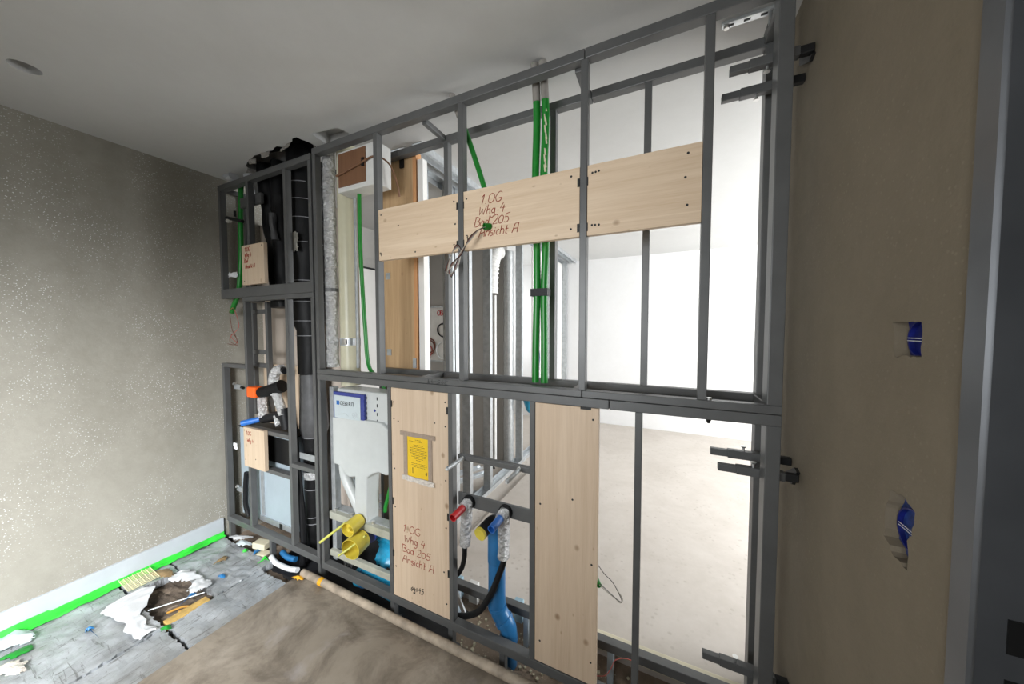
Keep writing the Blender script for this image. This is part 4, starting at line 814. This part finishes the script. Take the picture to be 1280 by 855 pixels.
for i, p in enumerate(path):
    t = i / (nn - 1); wd = 0.035 + 0.085 * math.sin(math.pi * min(1, t * 1.5 + 0.12)) * (1 - t) + 0.012 * noise.noise(Vector((t * 9, 0, 4)))
    for k in range(9):
        u = k / 8 - 0.5; cl.v.append(Vector((p.x + 0.02 * noise.noise(Vector((t * 7, u * 3, 1))), p.y + u * wd * 2, -0.030 + 0.012 * abs(noise.noise(Vector((t * 10, u * 4, 7)))) + 0.010 * (0.5 - abs(u)))))
for i in range(nn - 1):
    for k in range(8): q = i * 9 + k; cl.f.append((q, q + 1, q + 10, q + 9))
tag(cl.build('cloth', 'rag_white', smooth=True), 'white cloth with a narrowing tail along the near edge of the floor hole', 'cloth')
rag('foam_sheet', -2.74, -0.35, 0.20, 0.08, 0.35, 8, 'rag_white', 'torn white foam on the far edge of the floor hole', 'foam', 0.012)
rag('foam_sheet', -2.56, -0.35, 0.15, 0.09, -0.3, 11, 'rag_white', 'torn grey-white foam beside the yellow-brown insulation edge', 'foam', 0.014)
rag('cardboard_scrap', -2.90, -0.40, 0.16, 0.06, 0.3, 3, 'cardboard', 'brown cardboard scrap between the mesh piece and the floor hole', 'cardboard', 0.006)
rag('film_scrap', -2.96, -0.93, 0.16, 0.12, 0.3, 13, 'label_grey', 'pale crumpled plastic scrap against the green film', 'plastic', 0.014)
rag('film_scrap', -2.72, -0.965, 0.16, 0.06, 0.3, 15, 'clear_tape', 'flattened translucent film on the large foil sheet', 'plastic', 0.006)
for i, (x, y, s, m, l) in enumerate([(-2.54, -0.245, 0.05, 'blue_pipe', 'bright blue tape scrap on the wrinkled foil sheet'), (-2.72, -0.735, 0.03, 'blue_pipe', 'tiny blue scrap on the large foil sheet'), (-2.52, -0.40, 0.03, 'blue_pipe', 'dull blue scrap at the far rim of the floor hole'), (-2.60, -0.02, 0.05, 'blue_pipe', 'blue scrap under the lower left frame'), (-2.68, -0.05, 0.04, 'green_film', 'small green scrap under the lower left frame'), (-2.36, -0.56, 0.05, 'green_conduit', 'dark green scrap beside the floor hole'), (-2.83, -0.93, 0.10, 'green_conduit', 'green smear of film on the large foil sheet'), (-2.72, -0.17, 0.07, 'cardboard', 'rusty brown scrap on the wrinkled foil sheet'), (-2.48, -0.03, 0.03, 'green_film', 'green scrap next to the dark gap of the pit')]):
    rag('tape_scrap', x, y, s, s * 0.6, i * 0.7, i + 20, m, l, 'scrap', 0.004, -0.03)
ms = B(); wires = 0
for i in range(11):
    ms.tube([(-3.02 + i * 0.014, -0.555, -0.012 - i * .001), (-3.02 + i * 0.014, -0.42, -0.014 - i * .001)], 0.0022, 5)
for j in range(8): ms.tube([(-3.025, -0.555 + j * 0.019, -0.010), (-2.885, -0.555 + j * 0.019, -0.022)], 0.0022, 5)
mo = ms.build('mesh_piece', 'mesh_cream'); tag(mo, 'piece of cream plastic reinforcing mesh lying over the green film', 'mesh')
# debris under the left frame
for i, (x, y, z, l) in enumerate([(-2.61, 0.02, -0.01, 'cream foam block under the left frame, upper one'), (-2.57, 0.0, -0.065, 'cream foam block under the left frame, lower one')]):
    tag(B().box(x - .055, x + .055, y - .03, y + .03, z - .022, z + .022, rot=Matrix.Rotation(0.2 + i * .1, 3, 'Z')).build('foam_block', 'cream_block', bevel=0.006), l, 'block')
tube('white_profile', 'paper_white', None, spline([(-2.445, -0.01, -0.03), (-2.38, -0.015, -0.05), (-2.25, -0.012, -0.05), (-2.15, -0.01, -0.03)]), 0.016, 10); tag(bpy.data.objects['white_profile'], 'curved white plastic profile lying in the dark pit', 'profile')
tube('blue_hose', 'blue_pipe', None, spline([(-2.42, 0.05, -0.03), (-2.34, 0.04, -0.035), (-2.26, 0.045, -0.03)]), 0.018, 10); tag(bpy.data.objects['blue_hose'], 'blue hose piece behind the curved white profile', 'hose')
rag('film_scrap', -2.84, -0.005, 0.16, 0.05, 0.4, 31, 'rag_white', 'white plastic scrap under the left end of the frame', 'plastic', 0.014, -0.005)
rag('film_scrap', -2.76, -0.02, 0.14, 0.04, 0.2, 33, 'label_grey', 'grey plastic scrap under the left end of the frame', 'plastic', 0.012, -0.02)
mem = B().sheet(-2.45, -0.98, -0.044, 0.25, RAW + .006, 50, 12, 0.005, 12, 0, 0.01, 6); tag(mem.build('layer', 'black_layer'), 'black membrane covering the pit under the cistern bay', 'layer')  # plain black layer over the pit floor
tag(B().box(-3.03, -1.66, 0.262, 0.284, RAW, 0.20).build('pit_backing', 'black_layer'), 'dark upstand at the back of the pit', 'layer')
# roller pipe lying along the slab edge
pp = thing('edge_pipe', (-1.3, -0.045, 0.0), 'long dusty white plastic pipe lying along the slab edge', 'pipe')
B().tube([(-2.03 + i * 0.06, -0.048, 0.020) for i in range(42)], 0.0205, 18).build('pipe', 'dusty_pipe', pp, smooth=True)
B().tube([(-1.865, -0.048, 0.020), (-1.835, -0.048, 0.020)], 0.0225, 18, rfun=crumple(0.12, 60)).build('tape_band', 'yellow_tape', pp, smooth=True)
rag('tape_scrap', -2.03, -0.075, 0.07, 0.03, 0.2, 41, 'yellow_tape', 'orange-yellow tape scrap at the corner of the screed slab', 'scrap', 0.004, 0.006)

# ================================================================ BEHIND THE FRAME
pk = thing('tall_plank', (-1.48, 0.26, 0), 'tall knotty wooden plank with orange edge standing behind the frame', 'plank')
B().box(-1.64, -1.375, 0.255, 0.280, -0.05, 2.595).build('face', 'wood_dark', pk); B().box(-1.375, -1.350, 0.254, 0.300, -0.05, 2.595).build('edge', 'ply_edge', pk)
for z in (2.08 - .2, 1.40, ): B().box(-1.60, -1.565, 0.250, 0.2555, z - .02, z + .02).build('bracket', 'galvanised_dull', pk)
B().box(-1.385, -1.36, 0.246, 0.2545, 1.31, 1.37).build('bracket', 'galvanised_dull', pk); B().box(-1.47, -1.44, 0.245, 0.256, 2.52, 2.57).build('bracket', 'black_metal', pk)
gs = B().box(-1.345, -1.305, 0.262, 0.30, -0.05, 2.55).build('plasterboard_strip', 'plasterboard'); tag(gs, 'upright edge of plasterboard beside the tall plank', 'plasterboard')
# partition studs: C profiles
def stud(x, y, label, z0=0.0, z1=ZC - .0036, wd=0.075, fl=0.048, mat='galvanised'):
    t = thing('wall_stud', (x, y, z0), label, 'stud', 'metal studs of the partition')
    B().box(x - wd, x, y, y + .0015, z0, z1).build('web', 'galvanised_dull', t)  # web takes the duller metal, its shaded side put into the colour
    B().box(x - .0015, x, y, y + fl, z0, z1).build('flange', mat, t); B().box(x - wd, x - wd + .0015, y, y + fl, z0, z1).build('flange', mat, t)
    B().box(x - .008, x - .0015, y + fl - .0015, y + fl, z0, z1).build('lip', mat, t)
    return t
ORD = ('first', 'second', 'third', 'fourth', 'fifth', 'sixth', 'seventh', 'eighth', 'ninth', 'last')
for i, y in enumerate((0.50, 0.80, 0.86, 1.06, 1.42, 2.17, 2.75, 3.30, 3.52, 4.06)):
    stud(-1.50, y, ORD[i] + ' galvanised partition stud counted from the tall plank towards the far wall', -0.028)
for x0, x1, n in ((-1.60, -1.48, 'galvanised ceiling track over the partition studs'), (-1.42, -1.345, 'second galvanised ceiling track beside the partition')):
    t = thing('ceiling_track', ((x0 + x1) / 2, 2.2, ZC), n, 'track')
    B().box(x0, x1, 0.30, 4.12, ZC - .003, ZC - .0005).build('web', 'galvanised', t); B().box(x0, x0 + .002, 0.30, 4.12, ZC - .045, ZC - .003).build('flange', 'galvanised', t); B().box(x1 - .002, x1, 0.30, 4.12, ZC - .045, ZC - .003).build('flange', 'galvanised', t)
t = thing('floor_track', (-1.54, 2.3, -0.03), 'galvanised floor track under the partition studs', 'track')
B().box(-1.585, -1.49, 0.46, 4.12, -0.03, -0.028).build('web', 'galvanised', t); B().box(-1.585, -1.583, 0.46, 4.12, -0.028, 0.012).build('flange', 'galvanised', t); B().box(-1.492, -1.49, 0.46, 4.12, -0.028, 0.012).build('flange', 'galvanised', t)
pbd = B().box(-1.596, -1.581, 2.72, 4.12, 0.014, ZC - .05).build('plasterboard_sheet', 'plasterboard'); tag(pbd, 'pale plasterboard on the far end of the partition', 'plasterboard')
wpn = B().box(-3.03, -3.015, 0.60, 2.05, -0.03, 2.215).build('plasterboard_sheet', 'plasterboard'); tag(wpn, 'tall white panel leaning on the side wall behind the cream pipe', 'panel')
wpc = B().box(-3.035, -3.01, 0.60, 2.05, 2.215, 2.235).build('panel_cap', 'black_metal'); tag(wpc, 'dark cap strip on top of the tall white panel', 'strip')
# flexible duct in the side room
fxw = thing('vent_duct', (-1.66, 1.8, 1.9), 'white flexible ventilation duct elbow behind the partition studs', 'duct')
pts = spline([(-1.70, 1.98, 2.40), (-1.69, 1.90, 2.38), (-1.685, 1.83, 2.30), (-1.69, 1.80, 2.15), (-1.70, 1.80, 1.93)], 16)
B().tube(pts, [0.075 + 0.006 * math.sin(i * 1.6) for i in range(len(pts))], 18).build('hose', 'duct_white', fxw, smooth=True)
fxg = thing('vent_duct', (-1.62, 1.95, 0), 'grey spiral duct standing behind the partition studs', 'duct')
B().tube([(-1.645, 2.13, z) for z in [i * 0.04 for i in range(62)]], [0.055 + 0.003 * (i % 3 == 0) for i in range(62)], 18).build('pipe', 'duct_grey', fxg, smooth=True)
tube('white_pipe', 'duct_white', None, [(-1.76, 2.0, 0.0), (-1.76, 2.0, 1.93)], 0.020, 14); tag(bpy.data.objects['white_pipe'], 'slim white pipe below the flexible duct elbow', 'pipe')
# electrical niche on the grey wall
ebx = thing('wiring_niche', (-2.6, 2.12, 1.2), 'white wiring niche with black and red cable coils on the grey wall', 'electrical box')
B().box(-2.90, -2.44, 2.115, 2.13, 1.13, 1.83).build('back', 'duct_white', ebx); 
for a in [(-2.91, -2.43, 1.82, 1.835), (-2.91, -2.43, 1.125, 1.14), (-2.91, -2.895, 1.14, 1.82), (-2.445, -2.43, 1.14, 1.82)]: B().box(a[0], a[1], 2.095, 2.13, a[2], a[3]).build('frame', 'galvanised_dull', ebx)
for cx, cz, r, m in ((-2.56, 1.53, 0.085, 'black_rubber'), (-2.57, 1.53, 0.08, 'black_rubber'), (-2.56, 1.27, 0.11, 'paper_white'), (-2.80, 1.30, 0.10, 'wire_brown'), (-2.82, 1.26, 0.08, 'wire_red'), (-2.78, 1.33, 0.09, 'wire_brown')):
    tube('cable_coil', m, ebx, [(cx + r * math.cos(a), 2.10 + .004 * math.sin(a * 2), cz + r * math.sin(a)) for a in [k * math.pi / 10 for k in range(21)]], 0.008, 8)
tube('cable', 'black_rubber', ebx, spline([(-2.48, 2.10, 1.82), (-2.47, 2.10, 1.65), (-2.50, 2.10, 1.55)]), 0.007, 8); tube('cable', 'wire_grey', ebx, spline([(-2.88, 2.10, 1.82), (-2.86, 2.10, 1.6), (-2.82, 2.10, 1.4), (-2.80, 2.10, 1.3)]), 0.006, 8)
writing('red_mark', [(0, 'O80'.replace('8', 'B'))], -2.66, 1.72, 0.065, .05, 2.113, ebx, 'red_cap', 0.005)
# cables and blue bag at the far partition
cbl = B().tube(spline([(-1.50, 2.62, 1.95), (-1.49, 2.60, 1.8), (-1.48, 2.62, 1.5), (-1.46, 2.66, 1.2), (-1.47, 2.64, 0.95), (-1.48, 2.60, 0.4), (-1.46, 2.58, -0.02)]), 0.007, 8).build('cable', 'socket_blue', smooth=True); tag(cbl, 'dark cable hanging from the partition beside the green conduits', 'cable')
cb2 = B().box(-1.51, -1.485, 2.58, 2.68, 1.93, 1.99).build('cable_bracket', 'black_metal'); tag(cb2, 'small dark bracket holding the hanging cable', 'bracket')
bb = B().tube([(-1.412, 2.20, 0.98), (-1.412, 2.20, 0.88), (-1.412, 2.20, 0.72), (-1.412, 2.20, 0.60), (-1.412, 2.20, 0.57)], [0.03, 0.055, 0.065, 0.04, 0.008], 14, rfun=crumple(0.2, 12)).build('plastic_bag', 'blue_film', smooth=True); tag(bb, 'blue plastic bag hanging on the far partition', 'plastic bag')
# loose profiles on the side-room floor
for i, (p, q) in enumerate([((-2.25, 0.75, -.029), (-1.72, 1.75, -.029)), ((-2.38, 0.85, -.029), (-1.85, 1.85, -.029)), ((-1.98, 0.60, -.029), (-1.64, 1.35, -.029))]):
    p = Vector(p); q = Vector(q); d = (q - p); n = Vector((-d.y, d.x, 0)).normalized() * 0.03
    g = B(); h = Vector((0, 0, 0.03))
    for a, b_ in ((-n, n), (-n, -n + h), (n, n + h)):
        e = Vector((0.0012, 0.0012, 0.0012)); g.add([p + a, q + a, q + b_, p + b_, p + a + e, q + a + e, q + b_ + e, p + b_ + e], [(0, 1, 2, 3), (4, 7, 6, 5), (0, 3, 7, 4), (1, 5, 6, 2), (0, 4, 5, 1), (3, 2, 6, 7)])
    tag(g.build('loose_profile', 'galvanised'), ['loose galvanised profile between two others on the side room floor', 'loose galvanised profile nearest the grey wall', 'loose galvanised profile nearest the partition studs'][i], 'profile')
tube('cable_bundle', 'black_rubber', None, spline([(-1.86, 2.06, 0.35), (-1.84, 1.99, 0.2), (-1.80, 1.93, 0.05), (-1.70, 1.87, -0.015)]), 0.012, 8); tag(bpy.data.objects['cable_bundle'], 'black cable bundle beside the grey spiral duct', 'cable')
# channel and insulation pieces in front of the far slab
ch = thing('floor_channel', (-0.05, 0.30, RAW), 'pale slotted metal channel along the edge of the far slab', 'channel')
B().box(-0.48, 0.40, 0.285, 0.325, -0.02, 0.045).build('web', 'cream_block', ch, bevel=0.003)
for k in range(12): B().box(-0.44 + k * 0.065, -0.41 + k * 0.065, 0.2835, 0.2855, 0.010, 0.016).build('slot', 'ink_black', ch)
for i, (x, w_) in enumerate([(-1.12, .10), (-0.99, .06), (-0.70, .05), (-0.585, .05), (-0.52, .05)]):
    tag(B().box(x - w_ / 2, x + w_ / 2, 0.285, 0.315, -0.06, 0.06).build('insulation_piece', 'white_foam' if i % 2 else 'glass_wool_edge', bevel=0.004), ['pale blue foam offcut behind the short black hose', 'white foam offcut next to the short black hose', 'pale blue foam offcut behind the drain pipe', 'white foam offcut between the back feet', 'pale blue foam offcut beside the plain board'][i], 'foam')
tag(B().box(-1.035, -1.010, 0.17, 0.180, -0.03, 0.16, rot=Matrix.Rotation(-0.5, 3, 'Y')).build('wooden_lath', 'paper_white'), 'thin white lath leaning in the rubble behind the black hose', 'lath')
rb = B()
for k in range(260):
    x = random.uniform(-0.95, 0.25); y = random.uniform(-0.03, 0.28); s = random.uniform(0.002, 0.007)
    rb.box(x - s, x + s, y - s * random.uniform(.5, 1.5), y + s, RAW, RAW + s * random.uniform(.8, 1.6), rot=Matrix.Rotation(random.uniform(0, 3), 3, 'Z'))
tag(rb.build('rubble', 'cream_block'), 'small rubble crumbs on the raw floor under the frame', 'rubble', kind='stuff')
